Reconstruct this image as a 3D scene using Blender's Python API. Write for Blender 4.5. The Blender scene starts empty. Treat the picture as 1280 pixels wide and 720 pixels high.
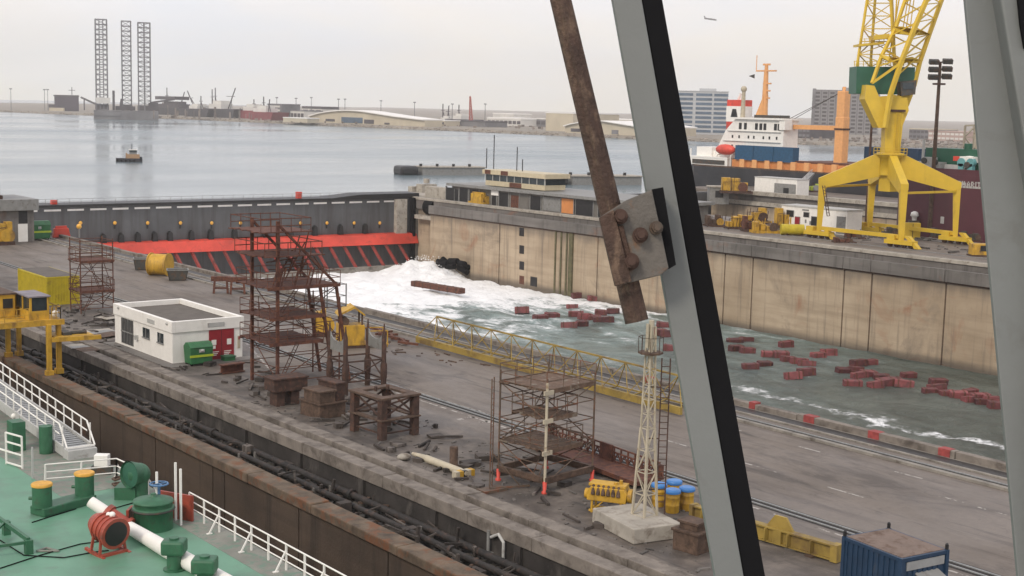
import bpy, math, random
from mathutils import Vector, Matrix, noise as mnoise
random.seed(7)
scene = bpy.context.scene
COL = scene.collection
R = math.radians
V = Vector

# ------------------------------------------------------------------ camera numbers (dock axis = +Y, quay level = 0)
FPX, CAMH = 1720.0, 20.0
YAW = math.atan(1350 / FPX); PITCH = math.atan(226 / FPX); ROLL = math.atan(.024)
CAM = V((0, 0, CAMH))
FWD = V((math.sin(YAW) * math.cos(PITCH), math.cos(YAW) * math.cos(PITCH), -math.sin(PITCH)))
_r = V((math.cos(YAW), -math.sin(YAW), 0)); _u = _r.cross(FWD)
RGT = _r * math.cos(ROLL) + _u * math.sin(ROLL)
UPV = _u * math.cos(ROLL) - _r * math.sin(ROLL)
E1 = V((math.cos(YAW), -math.sin(YAW), 0)); E2 = V((math.sin(YAW), math.cos(YAW), 0)); UZ = V((0, 0, 1))
FACE = -YAW                                   # z rotation that turns local x to E1 and local y to E2
def ray(x, y): return FWD + RGT * ((x - 640) / FPX) + UPV * ((360 - y) / FPX)
def gz(x, y, z=0.0): d = ray(x, y); return CAM + d * ((z - CAMH) / d.z)     # survey point at height z
def gx(x, y, v): d = ray(x, y); return CAM + d * (v / d.x)
def gy(x, y, v): d = ray(x, y); return CAM + d * (v / d.y)
def gd(x, y, t): return CAM + ray(x, y) * t
def depth(p): return (V(p) - CAM).dot(FWD)

# ------------------------------------------------------------------ mesh builder
class MB:
    def __init__(s): s.v = []; s.f = []; s.sm = []
    def add(s, vs, fs, smooth=False):
        o = len(s.v); s.v += [tuple(v) for v in vs]
        for f in fs: s.f.append([i + o for i in f]); s.sm.append(smooth)
        return s
    def obox(s, c, ax, ay, az):
        c = V(c); ax = V(ax); ay = V(ay); az = V(az)
        vs = [c + ax * i + ay * j + az * k for k in (-1, 1) for j in (-1, 1) for i in (-1, 1)]
        fs = [(0, 2, 3, 1), (4, 5, 7, 6), (0, 1, 5, 4), (2, 6, 7, 3), (0, 4, 6, 2), (1, 3, 7, 5)]
        if ax.cross(ay).dot(az) < 0: fs = [f[::-1] for f in fs]
        return s.add(vs, fs)
    def box(s, x0, x1, y0, y1, z0, z1):
        return s.obox(((x0 + x1) / 2, (y0 + y1) / 2, (z0 + z1) / 2), ((x1 - x0) / 2, 0, 0), (0, (y1 - y0) / 2, 0), (0, 0, (z1 - z0) / 2))
    def bar(s, p, q, w, h=None, up=None):
        p = V(p); q = V(q); h = h or w; d = q - p; L = d.length
        if L < 1e-6: return s
        d /= L; up = V(up) if up else (UZ if abs(d.z) < .95 else V((1, 0, 0)))
        a = d.cross(up).normalized(); b = a.cross(d)
        return s.obox((p + q) / 2, d * L / 2, a * w / 2, b * h / 2)
    def cyl(s, p, q, r, r2=None, n=10, cap=True):
        p = V(p); q = V(q); r2 = r if r2 is None else r2; d = (q - p)
        if d.length < 1e-6: return s
        d.normalize(); up = UZ if abs(d.z) < .9 else V((1, 0, 0)); a = d.cross(up).normalized(); b = d.cross(a)
        vs = []
        for c, rr in ((p, r), (q, r2)):
            for i in range(n):
                t = 2 * math.pi * i / n; vs.append(c + a * math.cos(t) * rr + b * math.sin(t) * rr)
        s.add(vs, [(i, (i + 1) % n, n + (i + 1) % n, n + i) for i in range(n)], True)
        if cap: s.add(vs, [tuple(range(n))[::-1], tuple(range(n, 2 * n))])
        return s
    def path(s, pts, r, n=8):
        for a, b in zip(pts[:-1], pts[1:]): s.cyl(a, b, r, n=n)
        for a in pts[1:-1]: s.ball(a, r * 1.02, 8, 5)
        return s
    def ball(s, c, r, nu=10, nv=6, sc=(1, 1, 1)):
        c = V(c); vs = []; fs = []
        for j in range(nv + 1):
            th = math.pi * j / nv
            for i in range(nu):
                ph = 2 * math.pi * i / nu
                vs.append(c + V((math.sin(th) * math.cos(ph) * r * sc[0], math.sin(th) * math.sin(ph) * r * sc[1], math.cos(th) * r * sc[2])))
        for j in range(nv):
            for i in range(nu):
                a = j * nu + i; b = j * nu + (i + 1) % nu
                fs.append((a, a + nu, b + nu, b))
        return s.add(vs, fs, True)
    def lathe(s, prof, c, n=16):
        c = V(c); vs = []; fs = []
        for r, z in prof:
            for i in range(n):
                t = 2 * math.pi * i / n; vs.append(c + V((r * math.cos(t), r * math.sin(t), z)))
        for j in range(len(prof) - 1):
            for i in range(n):
                a = j * n + i; b = j * n + (i + 1) % n; fs.append((a, b, b + n, a + n))
        s.add(vs, fs, True)
        s.add(vs, [tuple(range(n))[::-1], tuple(range((len(prof) - 1) * n, len(prof) * n))])
        return s
    def prism(s, poly, ext):                  # planar polygon (3-D points) pushed along ext
        poly = [V(p) for p in poly]; ext = V(ext); n = len(poly)
        nrm = V((0, 0, 0))
        for i in range(n): nrm += poly[i].cross(poly[(i + 1) % n])
        if nrm.dot(ext) < 0: poly = poly[::-1]
        vs = poly + [p + ext for p in poly]
        fs = [tuple(range(n))[::-1], tuple(range(n, 2 * n))] + [(i, (i + 1) % n, n + (i + 1) % n, n + i) for i in range(n)]
        return s.add(vs, fs)
    def lattice(s, b, t, nb, w=.1, w2=.06, wh=None):   # b, t: corner lists bottom/top; nb bays
        n = len(b); b = [V(p) for p in b]; t = [V(p) for p in t]
        for p, q in zip(b, t): s.bar(p, q, w)
        for k in range(nb + 1):
            lv = [p.lerp(q, k / nb) for p, q in zip(b, t)]
            for i in range(n):
                s.bar(lv[i], lv[(i + 1) % n], wh or w2)
            if k < nb:
                nx = [p.lerp(q, (k + 1) / nb) for p, q in zip(b, t)]
                for i in range(n):
                    if (k + i) % 2: s.bar(lv[i], nx[(i + 1) % n], w2)
                    else: s.bar(lv[(i + 1) % n], nx[i], w2)
        return s

ORG = {}
def islands(mb):
    """loose pieces of a builder, joined where corners coincide"""
    par = list(range(len(mb.v))); seen = {}
    def find(i):
        while par[i] != i: par[i] = par[par[i]]; i = par[i]
        return i
    for i, v in enumerate(mb.v):
        k = (round(v[0], 4), round(v[1], 4), round(v[2], 4))
        if k in seen: par[find(i)] = find(seen[k])
        else: seen[k] = i
    for f in mb.f:
        for j in f[1:]: par[find(j)] = find(f[0])
    groups = {}
    for f, s in zip(mb.f, mb.sm):
        g = groups.setdefault(find(f[0]), (MB(), {}))
        b, mp = g; idx = []
        for j in f:
            if j not in mp: mp[j] = len(b.v); b.v.append(mb.v[j])
            idx.append(mp[j])
        b.f.append(idx); b.sm.append(s)
    return [g[0] for g in groups.values()]
def parts(name, mb, mat, parent=None, **kw):          # one object per loose piece
    return [part(name, b, mat, parent, **kw) for b in islands(mb)]
def part(name, mb, mat, parent=None, label=None, bevel=0, local=False):
    o0 = ORG.get(parent, V((0, 0, 0))) if parent and not local else V((0, 0, 0))
    me = bpy.data.meshes.new(name)
    me.from_pydata([(v[0] - o0.x, v[1] - o0.y, v[2] - o0.z) for v in mb.v], [], mb.f)
    me.polygons.foreach_set('use_smooth', mb.sm)
    me.materials.append(mat); me.update()
    o = bpy.data.objects.new(name, me); COL.objects.link(o)
    if parent: o.parent = parent; ORG[o] = ORG.get(parent, V((0, 0, 0)))
    if label: o['label'] = label
    if bevel:
        m = o.modifiers.new('Bevel', 'BEVEL'); m.width = bevel; m.segments = 2; m.limit_method = 'ANGLE'; m.angle_limit = R(40)
    return o
def thing(name, label, cat, loc=(0, 0, 0), rz=0, group=None):
    o = bpy.data.objects.new(name, None); COL.objects.link(o); o.empty_display_size = .3
    o.location = loc; o.rotation_euler = (0, 0, rz); o['label'] = label; o['category'] = cat
    if group: o['group'] = group
    ORG[o] = V(loc)
    return o
def tag(o, label, cat, group=None):
    o['label'] = label; o['category'] = cat
    if group: o['group'] = group
    return o
def struct(name, mb, mat, kind='structure'):
    o = part(name, mb, mat); o['kind'] = kind; return o
def dup(root, loc, rz=None, label=None, group=None):
    r = root.copy(); COL.objects.link(r); r.location = loc; ORG[r] = V(loc)
    if rz is not None: r.rotation_euler = (0, 0, rz)
    if label: r['label'] = label
    if group: r['group'] = group
    for ch in list(root.children):
        c = ch.copy(); COL.objects.link(c); c.parent = r
        for g in list(ch.children):
            d = g.copy(); COL.objects.link(d); d.parent = c
    return r

# ------------------------------------------------------------------ materials
def nd(nt, t, **k):
    n = nt.nodes.new(t)
    for a, b in k.items(): setattr(n, a, b)
    return n
def base(name):
    m = bpy.data.materials.new(name); m.use_nodes = True; nt = m.node_tree
    return m, nt, nt.nodes['Principled BSDF']
def noise(nt, vec, scale, detail=5, rough=.6, dist=0.0):
    n = nd(nt, 'ShaderNodeTexNoise'); n.inputs['Scale'].default_value = scale; n.inputs['Detail'].default_value = detail
    n.inputs['Roughness'].default_value = rough; n.inputs['Distortion'].default_value = dist
    nt.links.new(vec, n.inputs['Vector']); return n.outputs['Fac']
def ramp(nt, fac, a, b, ca=(0, 0, 0), cb=(1, 1, 1)):
    n = nd(nt, 'ShaderNodeValToRGB'); e = n.color_ramp.elements
    e[0].position = a; e[0].color = (*ca, 1); e[1].position = b; e[1].color = (*cb, 1)
    nt.links.new(fac, n.inputs['Fac']); return n.outputs['Color']
def mix(nt, fac, a, b, mode='MIX'):
    n = nd(nt, 'ShaderNodeMix', data_type='RGBA', blend_type=mode)
    for sock, v in ((n.inputs[0], fac), (n.inputs[6], a), (n.inputs[7], b)):
        if isinstance(v, (int, float)): sock.default_value = v
        elif isinstance(v, tuple): sock.default_value = (*v, 1) if len(v) == 3 else v
        else: nt.links.new(v, sock)
    return n.outputs[2]
def math_(nt, op, a, b=None, c=None, clamp=False):
    n = nd(nt, 'ShaderNodeMath', operation=op); n.use_clamp = clamp
    for i, v in enumerate((a, b, c)):
        if v is None: continue
        if isinstance(v, (int, float)): n.inputs[i].default_value = v
        else: nt.links.new(v, n.inputs[i])
    return n.outputs[0]
def maprange(nt, v, a, b, c, d, smooth=False):
    n = nd(nt, 'ShaderNodeMapRange'); n.interpolation_type = 'SMOOTHSTEP' if smooth else 'LINEAR'
    nt.links.new(v, n.inputs[0])
    for i, x in enumerate((a, b, c, d)):
        if isinstance(x, (int, float)): n.inputs[i + 1].default_value = x
        else: nt.links.new(x, n.inputs[i + 1])
    return n.outputs[0]
def pos(nt, scale=(1, 1, 1)):
    g = nd(nt, 'ShaderNodeNewGeometry'); mp = nd(nt, 'ShaderNodeMapping'); mp.inputs['Scale'].default_value = scale
    nt.links.new(g.outputs['Position'], mp.inputs['Vector']); return mp.outputs['Vector']
def bump(nt, bs, h, strength, dist=.05):
    b = nd(nt, 'ShaderNodeBump'); b.inputs['Strength'].default_value = strength; b.inputs['Distance'].default_value = dist
    nt.links.new(h, b.inputs['Height']); nt.links.new(b.outputs[0], bs.inputs['Normal'])
def sc(c, k): return tuple(min(1, x * k) for x in c)

def M(name, col, rough=.6, metal=0.0, var=.25, scale=1.5, col2=None, thr=(.5, .65), scale2=2.0, st=(1, 1, 1), bmp=.15, bscale=12, amt=1.0):
    m, nt, bs = base(name)
    p = pos(nt); q = pos(nt, st)
    c = ramp(nt, noise(nt, p, scale), .3, .7, sc(col, 1 - var), sc(col, 1 + var))
    if col2:
        f = ramp(nt, noise(nt, q, scale2, 7, .65, .4), thr[0], thr[1])
        f2 = math_(nt, 'MULTIPLY', f, amt)
        c = mix(nt, f2, c, col2)
    nt.links.new(c, bs.inputs['Base Color'])
    bs.inputs['Roughness'].default_value = rough; bs.inputs['Metallic'].default_value = metal
    if bmp: bump(nt, bs, noise(nt, p, bscale, 4), bmp)
    return m

RUSTC = (.085, .035, .018); DIRT = (.05, .042, .035)
m_yellow = M('yellow_paint', (.50, .29, .025), .6, var=.2, col2=(.13, .07, .03), thr=(.5, .68), scale2=1.2, st=(1, 1, .4), amt=.85)
m_dirty = M('dirty_yellow_paint', (.28, .195, .04), .65, var=.3, scale=.6, col2=(.13, .08, .035), thr=(.46, .66), scale2=.8, amt=.85)
m_craney = M('crane_yellow_paint', (.58, .39, .025), .5, var=.1, scale=.4, col2=(.25, .15, .03), thr=(.58, .75), scale2=.5, st=(1, 1, .3), amt=.6)
m_rust = M('rusty_steel', (.085, .032, .022), .85, var=.4, scale=2.5, col2=(.16, .06, .03), thr=(.45, .65), scale2=3)
m_drust = M('dark_rusty_steel', (.055, .03, .022), .85, var=.4, scale=2.5, col2=(.11, .05, .03), thr=(.5, .65), scale2=3)
m_brown = M('brown_rusty_steel', (.10, .062, .042), .85, var=.35, scale=2, col2=(.05, .03, .02), thr=(.45, .65), scale2=2.5)
m_red = M('red_floating_paint', (.17, .032, .034), .6, var=.35, scale=.8, col2=(.10, .03, .03), thr=(.5, .6), scale2=1.1)
_nt = m_red.node_tree; _oi = _nt.nodes.new('ShaderNodeObjectInfo'); _bs = _nt.nodes['Principled BSDF']; _src = _bs.inputs['Base Color'].links[0].from_socket
_hs = _nt.nodes.new('ShaderNodeHueSaturation'); _nt.links.new(_src, _hs.inputs['Color']); _nt.links.new(maprange(_nt, _oi.outputs['Random'], 0, 1, .45, 1.35), _hs.inputs['Value']); _hs.inputs['Saturation'].default_value = .9; _nt.links.new(_hs.outputs[0], _bs.inputs['Base Color'])
m_redsteel = M('red_primer_steel', (.60, .06, .035), .5, var=.3, scale=.15, col2=(.22, .04, .03), thr=(.52, .72), scale2=.3, amt=.75)
m_strut = M('dull_red_strut', (.30, .045, .036), .6, var=.25, scale=.5, col2=(.10, .03, .026), thr=(.48, .68), scale2=.5)
m_white = M('white_paint', (.78, .76, .71), .6, var=.06, col2=(.45, .41, .35), thr=(.58, .8), scale2=.9, st=(1, 1, .3), amt=.6)
m_cream = M('cream_paint', (.44, .39, .29), .6, var=.15, col2=(.25, .16, .09), thr=(.58, .7), scale2=2)
m_green = M('green_paint', (.025, .13, .045), .5, var=.2, col2=(.03, .05, .03), thr=(.55, .75))
m_deckgreen = M('green_fitting_paint', (.03, .12, .06), .5, var=.2, scale=2, col2=(.05, .07, .045), thr=(.55, .7))
m_housegreen = M('dark_green_sheet', (.012, .09, .05), .5, var=.12, scale=.4)
m_blue = M('blue_paint', (.013, .038, .08), .5, var=.2, col2=(.06, .06, .065), thr=(.58, .75), scale2=1.5, st=(1, 1, .3))
m_bluebright = M('bright_blue_plastic', (.05, .2, .5), .4, var=.15)
m_black = M('black_rubber', (.006, .006, .007), .75, var=.2, bmp=0); m_black.node_tree.nodes['Principled BSDF'].inputs['Specular IOR Level'].default_value = .12
m_dark = M('dark_opening', (.012, .012, .013), .5, var=.3, bmp=0)
m_glass = M('dark_window_glass', (.03, .04, .045), .12, var=.3, bmp=0)
m_grey = M('grey_paint', (.22, .22, .21), .6, var=.15, col2=(.12, .1, .085), thr=(.55, .7))
m_lgrey = M('light_grey_paint', (.42, .42, .40), .6, var=.12, col2=(.22, .19, .16), thr=(.56, .72))
m_steel = M('galvanised_steel', (.33, .34, .34), .5, .3, var=.15)
m_conc = M('concrete', (.24, .22, .19), .9, var=.22, scale=.8, col2=(.1, .085, .07), thr=(.5, .68), scale2=.7, bmp=.3, bscale=6)
m_lconc = M('pale_concrete', (.36, .33, .28), .9, var=.2, scale=.8, col2=(.17, .14, .11), thr=(.52, .7), scale2=1.1, bmp=.3, bscale=6)
m_orange = M('orange_paint', (.62, .24, .07), .6, var=.15, scale=.4, col2=(.3, .1, .04), thr=(.55, .7), scale2=.4)
m_asph = M('roof_felt', (.12, .105, .09), .95, var=.2, scale=.5, col2=(.08, .07, .06), thr=(.45, .65), scale2=.5)
m_lamp = M('amber_lamp', (.75, .4, .06), .4, var=.1, bmp=0)
m_reddoor = M('dark_red_paint', (.26, .012, .02), .5, var=.12)

def mat_pavement():
    m, nt, bs = base('stained_asphalt'); p = pos(nt); q = pos(nt, (1, .12, 1)); q2 = pos(nt, (1, .35, 1))
    c = ramp(nt, noise(nt, p, .12, 6, .65), .3, .7, (.128, .106, .086), (.205, .172, .143))
    c = mix(nt, ramp(nt, noise(nt, p, 2.5, 6, .7), .3, .75), c, mix(nt, .5, c, (.10, .085, .075)))
    s = ramp(nt, noise(nt, q, .55, 7, .7, .3), .52, .68); c = mix(nt, math_(nt, 'MULTIPLY', s, .8), c, (.075, .060, .05))
    s = ramp(nt, noise(nt, q2, .25, 7, .75, .6), .54, .64); c = mix(nt, math_(nt, 'MULTIPLY', s, .65), c, (.055, .045, .038))
    q3 = pos(nt, (1, .1, 1)); s = ramp(nt, noise(nt, q3, 1.1, 6, .65, .3), .58, .66); c = mix(nt, math_(nt, 'MULTIPLY', s, .7), c, (.045, .038, .032))
    s = ramp(nt, noise(nt, p, .9, 7, .75, .8), .6, .66); c = mix(nt, math_(nt, 'MULTIPLY', s, .55), c, (.06, .05, .042))
    s = ramp(nt, noise(nt, q3, .35, 6, .7, .4), .56, .7); c = mix(nt, math_(nt, 'MULTIPLY', s, .45), c, (.27, .235, .20))
    # work strip between the kerb and the first crane rail is dirtier
    sp = nd(nt, 'ShaderNodeSeparateXYZ'); g = nd(nt, 'ShaderNodeNewGeometry'); nt.links.new(g.outputs['Position'], sp.inputs[0])
    z = math_(nt, 'ADD', sp.outputs[0], math_(nt, 'MULTIPLY', noise(nt, p, .3, 4), 3))
    d = maprange(nt, z, 50.5, 54, 1, 0, True); n2 = ramp(nt, noise(nt, p, .45, 7, .7, .5), .36, .62)
    c = mix(nt, math_(nt, 'MULTIPLY', math_(nt, 'MULTIPLY', d, n2), .75), c, (.04, .034, .03))
    nt.links.new(c, bs.inputs['Base Color'])
    w = noise(nt, q2, .18, 5); nt.links.new(maprange(nt, w, .4, .65, .55, .92), bs.inputs['Roughness'])
    bump(nt, bs, noise(nt, p, 7, 6, .7), .25, .06); return m
m_pave = mat_pavement()

def mat_wall(name, ca, cb, dark, streakamt, tide=None):
    m, nt, bs = base(name); p = pos(nt); q = pos(nt, (1, 1, .06)); h = pos(nt, (1, .08, 1))
    c = ramp(nt, noise(nt, p, .1, 5), .3, .7, ca, cb)
    c = mix(nt, math_(nt, 'MULTIPLY', ramp(nt, noise(nt, h, .8, 6, .65), .45, .7), .5), c, sc(ca, .65))
    c = mix(nt, math_(nt, 'MULTIPLY', ramp(nt, noise(nt, q, .8, 6, .7), .52, .72), streakamt), c, dark)
    b = ramp(nt, noise(nt, p, .09, 6, .7, .5), .57, .7); c = mix(nt, math_(nt, 'MULTIPLY', b, .6), c, sc(dark, 1.1))
    c = mix(nt, math_(nt, 'MULTIPLY', ramp(nt, noise(nt, p, .14, 5, .6, 1.0), .6, .75), .6), c, (.26, .1, .045))
    if tide:
        g = nd(nt, 'ShaderNodeNewGeometry'); sp = nd(nt, 'ShaderNodeSeparateXYZ'); nt.links.new(g.outputs['Position'], sp.inputs[0])
        seep = math_(nt, 'ADD', sp.outputs[2], math_(nt, 'MULTIPLY', noise(nt, q, .35, 6, .7), -5))
        c = mix(nt, math_(nt, 'MULTIPLY', maprange(nt, seep, -7.4, -5.2, 0, 1, True), .65), c, (.13, .11, .09))
        g = nd(nt, 'ShaderNodeNewGeometry'); sp = nd(nt, 'ShaderNodeSeparateXYZ'); nt.links.new(g.outputs['Position'], sp.inputs[0])
        zz = math_(nt, 'ADD', sp.outputs[2], math_(nt, 'MULTIPLY', noise(nt, h, .5), 1.2))
        c = mix(nt, maprange(nt, zz, tide[0], tide[1], .8, 0, True), c, (.07, .06, .05))
    nt.links.new(c, bs.inputs['Base Color']); bs.inputs['Roughness'].default_value = .9
    bump(nt, bs, noise(nt, p, 3, 6, .7), .3, .08); return m
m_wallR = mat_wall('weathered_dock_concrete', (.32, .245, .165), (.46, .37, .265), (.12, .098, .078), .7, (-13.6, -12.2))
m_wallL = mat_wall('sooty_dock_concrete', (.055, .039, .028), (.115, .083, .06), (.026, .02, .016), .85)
m_band = mat_wall('grimy_gallery_concrete', (.12, .11, .10), (.21, .195, .18), (.04, .036, .033), .7)
m_gate = M('dark_grey_gate_paint', (.085, .088, .092), .55, var=.18, scale=.25, col2=(.045, .042, .042), thr=(.45, .7), scale2=.6, st=(1, 1, .08))

def mat_sea():
    m, nt, bs = base('harbour_water'); p = pos(nt); q = pos(nt, (.25, 1, 1))
    bs.inputs['Base Color'].default_value = (.135, .18, .20, 1); bs.inputs['IOR'].default_value = 1.33
    patch = noise(nt, pos(nt, (.5, 1, 1)), .006, 4)
    nt.links.new(maprange(nt, patch, .35, .65, .1, .3), bs.inputs['Roughness'])
    a = noise(nt, p, .35, 4, .6); b = noise(nt, q, 1.6, 3, .6)
    h = math_(nt, 'ADD', math_(nt, 'MULTIPLY', a, 1.0), math_(nt, 'MULTIPLY', b, .3))
    bump(nt, bs, h, .12, .4); return m
m_sea = mat_sea()

def mat_dockwater():
    m, nt, bs = base('churning_dock_water'); p = pos(nt)
    g = nd(nt, 'ShaderNodeNewGeometry'); sp = nd(nt, 'ShaderNodeSeparateXYZ'); nt.links.new(g.outputs['Position'], sp.inputs[0])
    X, Y = sp.outputs[0], sp.outputs[1]
    big = noise(nt, p, .035, 4, .55); yw = math_(nt, 'ADD', Y, math_(nt, 'MULTIPLY_ADD', big, 90, -45))
    yw = math_(nt, 'ADD', yw, math_(nt, 'MULTIPLY', math_(nt, 'SUBTRACT', X, 120), -.1))
    n1 = noise(nt, pos(nt, (1, .55, 1)), .16, 8, .68, 1.6); n2 = noise(nt, pos(nt, (1, .4, 1)), .55, 6, .7, 1.2)
    n3 = noise(nt, pos(nt, (.7, 1.3, 1)), 1.6, 5, .7, .8)
    nn = math_(nt, 'ADD', math_(nt, 'MULTIPLY', n1, .52), math_(nt, 'MULTIPLY', n2, .30)); nn = math_(nt, 'ADD', nn, math_(nt, 'MULTIPLY', n3, .18))
    t = maprange(nt, yw, 85, 172, .645, .485); t2 = maprange(nt, yw, 160, 222, 0, .34, True)
    thr = math_(nt, 'SUBTRACT', t, t2)
    foam = maprange(nt, nn, thr, math_(nt, 'ADD', thr, .13), 0, 1, True)
    # the thin drift line of foam along the pier side
    wob = math_(nt, 'MULTIPLY_ADD', noise(nt, p, .09, 6, .7), 13, -6.5)
    ln = math_(nt, 'ABSOLUTE', math_(nt, 'SUBTRACT', math_(nt, 'ADD', X, wob), math_(nt, 'MULTIPLY_ADD', Y, -.03, 131)))
    lf = math_(nt, 'MULTIPLY', maprange(nt, ln, .25, 1.5, 1, 0, True), ramp(nt, noise(nt, p, .4, 6, .75), .46, .6))
    lf = math_(nt, 'MULTIPLY', lf, maprange(nt, Y, 76, 80, 0, 1)); lf = math_(nt, 'MULTIPLY', lf, maprange(nt, Y, 104, 135, 1, .3))
    foam = math_(nt, 'MAXIMUM', foam, lf)
    water = ramp(nt, noise(nt, pos(nt, (1, .3, 1)), .12, 6, .65, 1.0), .34, .66, (.032, .042, .034), (.115, .135, .115))
    milky = maprange(nt, yw, 95, 180, 0, .85, True)
    water = mix(nt, math_(nt, 'MULTIPLY', milky, ramp(nt, n1, .3, .6)), water, (.33, .44, .43))
    nt.links.new(mix(nt, foam, water, (.92, .93, .93)), bs.inputs['Base Color'])
    nt.links.new(maprange(nt, foam, 0, 1, .32, .85), bs.inputs['Roughness']); bs.inputs['IOR'].default_value = 1.33
    h = math_(nt, 'ADD', math_(nt, 'MULTIPLY', noise(nt, p, .55, 6, .7, .8), 1.3), math_(nt, 'MULTIPLY', foam, .25))
    bump(nt, bs, h, .8, .7); return m
m_dockw = mat_dockwater()
# ================================================================== SETTING
WZ = -14.3; SEA = -3.5
FARX = 7000
b = MB()
def sheet(b, x0, x1, y0, y1, z): b.add([(x0, y0, z), (x1, y0, z), (x1, y1, z), (x0, y1, z)], [(0, 1, 2, 3)])
sheet(b, -FARX, 285, 263, FARX, SEA); sheet(b, 285, FARX, -FARX, 7000, SEA)
struct('sea', b, m_sea)
b = MB(); b.box(41.6, 70, -60, 262, -18, 0); struct('pier_pavement', b, m_pave)
b = MB(); b.box(168.2, 197, -60, 262, -18, 0); struct('yard_pavement', b, m_pave)
b = MB(); b.box(262, 284.9, -60, 262, -18, 0); struct('outer_quay_pavement', b, m_pave)
b = MB(); sheet(b, -60, 34.5, -60, 263, -17); sheet(b, 197, 262, -60, 263, -13); struct('dock_floor', b, m_band)
b = MB(); b.box(-60, 34.2, 262.5, 263.4, -18, -3); struct('dock_sill', b, m_band)
b = MB(); b.box(197, 262, 250, 252, -14, -.6); tag(part('dock_gate', b, m_gate), 'dark low gate closing the empty dock on the right', 'dock gate')

# painted lines and dashes, crane rails with their slots
b = MB(); zz = .004
for x, y0, y1 in ((52.05, 44, 92), (52.05, 30, 42), (53.4, 60, 140)): sheet(b, x, x + .17, y0, y1, zz)
for x, y, l in ((62.1, 40.4, 1.5), (62, 37.8, 1.7), (64.3, 44.4, 2.0), (64.2, 51, 2.4), (64.2, 58, 2.4), (58.4, 44, 2.4), (58.4, 50, 2.4), (58.4, 56.5, 2.4)): sheet(b, x, x + .15, y, y + l, zz)
for x, y, w, l in ((50.9, 70, 1.3, .35), (52.5, 71.4, 1.2, .3), (51.6, 68.6, .9, .3)): sheet(b, x, x + w, y, y + l, zz)
p, q = gz(300, 420), gz(345, 470); d = (q - p).normalized(); n = V((-d.y, d.x, 0)) * .1
b.add([p - n + UZ * zz, p + n + UZ * zz, q + n + UZ * zz, q - n + UZ * zz], [(3, 2, 1, 0)])
m_line = M('worn_white_line_paint', (.40, .375, .34), .8, var=.2, col2=(.14, .12, .105), thr=(.46, .54), scale2=1.5)
struct('painted_lines', b, m_line)
m_slot = M('wet_rail_slot', (.022, .019, .017), .9, var=.4)
for x, lab in ((52.75, 'twin steel crane rail beside the white line, on the kerb side'), (53.25, 'twin steel crane rail beside the white line, on the water side'),
               (67.2, 'steel crane rail along the flooded dock edge'), (175.4, 'steel crane rail under the near feet of the yellow crane'), (192.2, 'steel crane rail under the far feet of the yellow crane')):
    t = thing('crane_rail', lab, 'rail', (x, 100, 0), group='crane rails let into the quays')
    b = MB(); b.box(x - .035, x + .035, -40, 258, -.02, .06); part('rail_head', b, m_steel, t)
    b = MB(); b.box(x - .24, x + .24, -40, 258, -.03, .006); part('rail_slot', b, m_slot, t)

# ---- left side of the pier: double kerb, sunk service gallery, ledge, dock wall
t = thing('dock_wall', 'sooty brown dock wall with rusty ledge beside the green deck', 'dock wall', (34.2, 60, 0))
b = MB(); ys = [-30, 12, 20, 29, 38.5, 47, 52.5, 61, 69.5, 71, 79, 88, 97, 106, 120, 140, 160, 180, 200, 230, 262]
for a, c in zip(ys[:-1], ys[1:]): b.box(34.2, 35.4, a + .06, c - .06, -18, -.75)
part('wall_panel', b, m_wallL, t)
b = MB(); b.box(34.6, 36, -30, 262, -18, -.9); part('panel_joint', b, m_dark, t)
b = MB()
y = -30
while y < 262:
    L = random.uniform(4, 9); k = random.uniform(-.05, .05); b.box(33.95 + k, 35.1, y, min(y + L, 262) - .05, -.72, -.2 + random.uniform(-.06, .04)); y += L
m_kerb = M('grimy_kerb_concrete', (.19, .165, .14), .9, var=.25, scale=1.2, col2=(.085, .07, .058), thr=(.48, .66), scale2=.9, bmp=.4, bscale=5)
m_sootshade = M('sooty_shaded_gallery_wall', (.035, .03, .027), .9, var=.5, scale=.5, col2=(.085, .075, .066), thr=(.54, .68), scale2=.7, st=(1, 1, .5), bmp=.4, bscale=4)  # gallery wall, pipes, floor and fittings darkened to paint in the recess's shade
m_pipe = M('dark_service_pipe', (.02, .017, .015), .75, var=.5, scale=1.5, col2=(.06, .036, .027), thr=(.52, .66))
m_ledge = M('rusty_ledge_concrete', (.115, .085, .058), .9, var=.5, scale=1, col2=(.15, .065, .03), thr=(.5, .62), scale2=1.2, bmp=.5, bscale=4)
part('ledge', b, m_ledge, t, bevel=.06)
b = MB(); b.box(35.1, 39.6, -60, 262, -18, -1.9); struct('gallery_floor', b, M('oily_shaded_gallery_floor', (.02, .018, .016), .8, var=.5, scale=1.2, col2=(.085, .075, .065), thr=(.54, .66), scale2=1, bmp=.5, bscale=3))  # floor colour includes the painted shade of the sunk gallery
t = thing('kerb_wall', 'long double concrete kerb with dark groove along the pier', 'kerb', (40.5, 60, 0))
b = MB(); y = -40
while y < 262: L = random.uniform(5, 9); b.box(40.75, 41.75, y, y + L - .03, -.6, .2 + random.uniform(-.02, .03)); b.box(39.35, 40.3, y - 2, y + L - 2.03, -.6, .1 + random.uniform(-.03, .02)); y += L
part('coping', b, m_kerb, t, bevel=.04)
b = MB(); b.box(39.5, 41.62, -40, 262, -18, -.25); part('retaining_wall', b, m_sootshade, t)
b = MB()
for y in range(14, 150, 7): b.box(39.32, 39.5, y, y + .5, -1.9, -.6)
parts('pilaster', b, m_sootshade, t)
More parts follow.
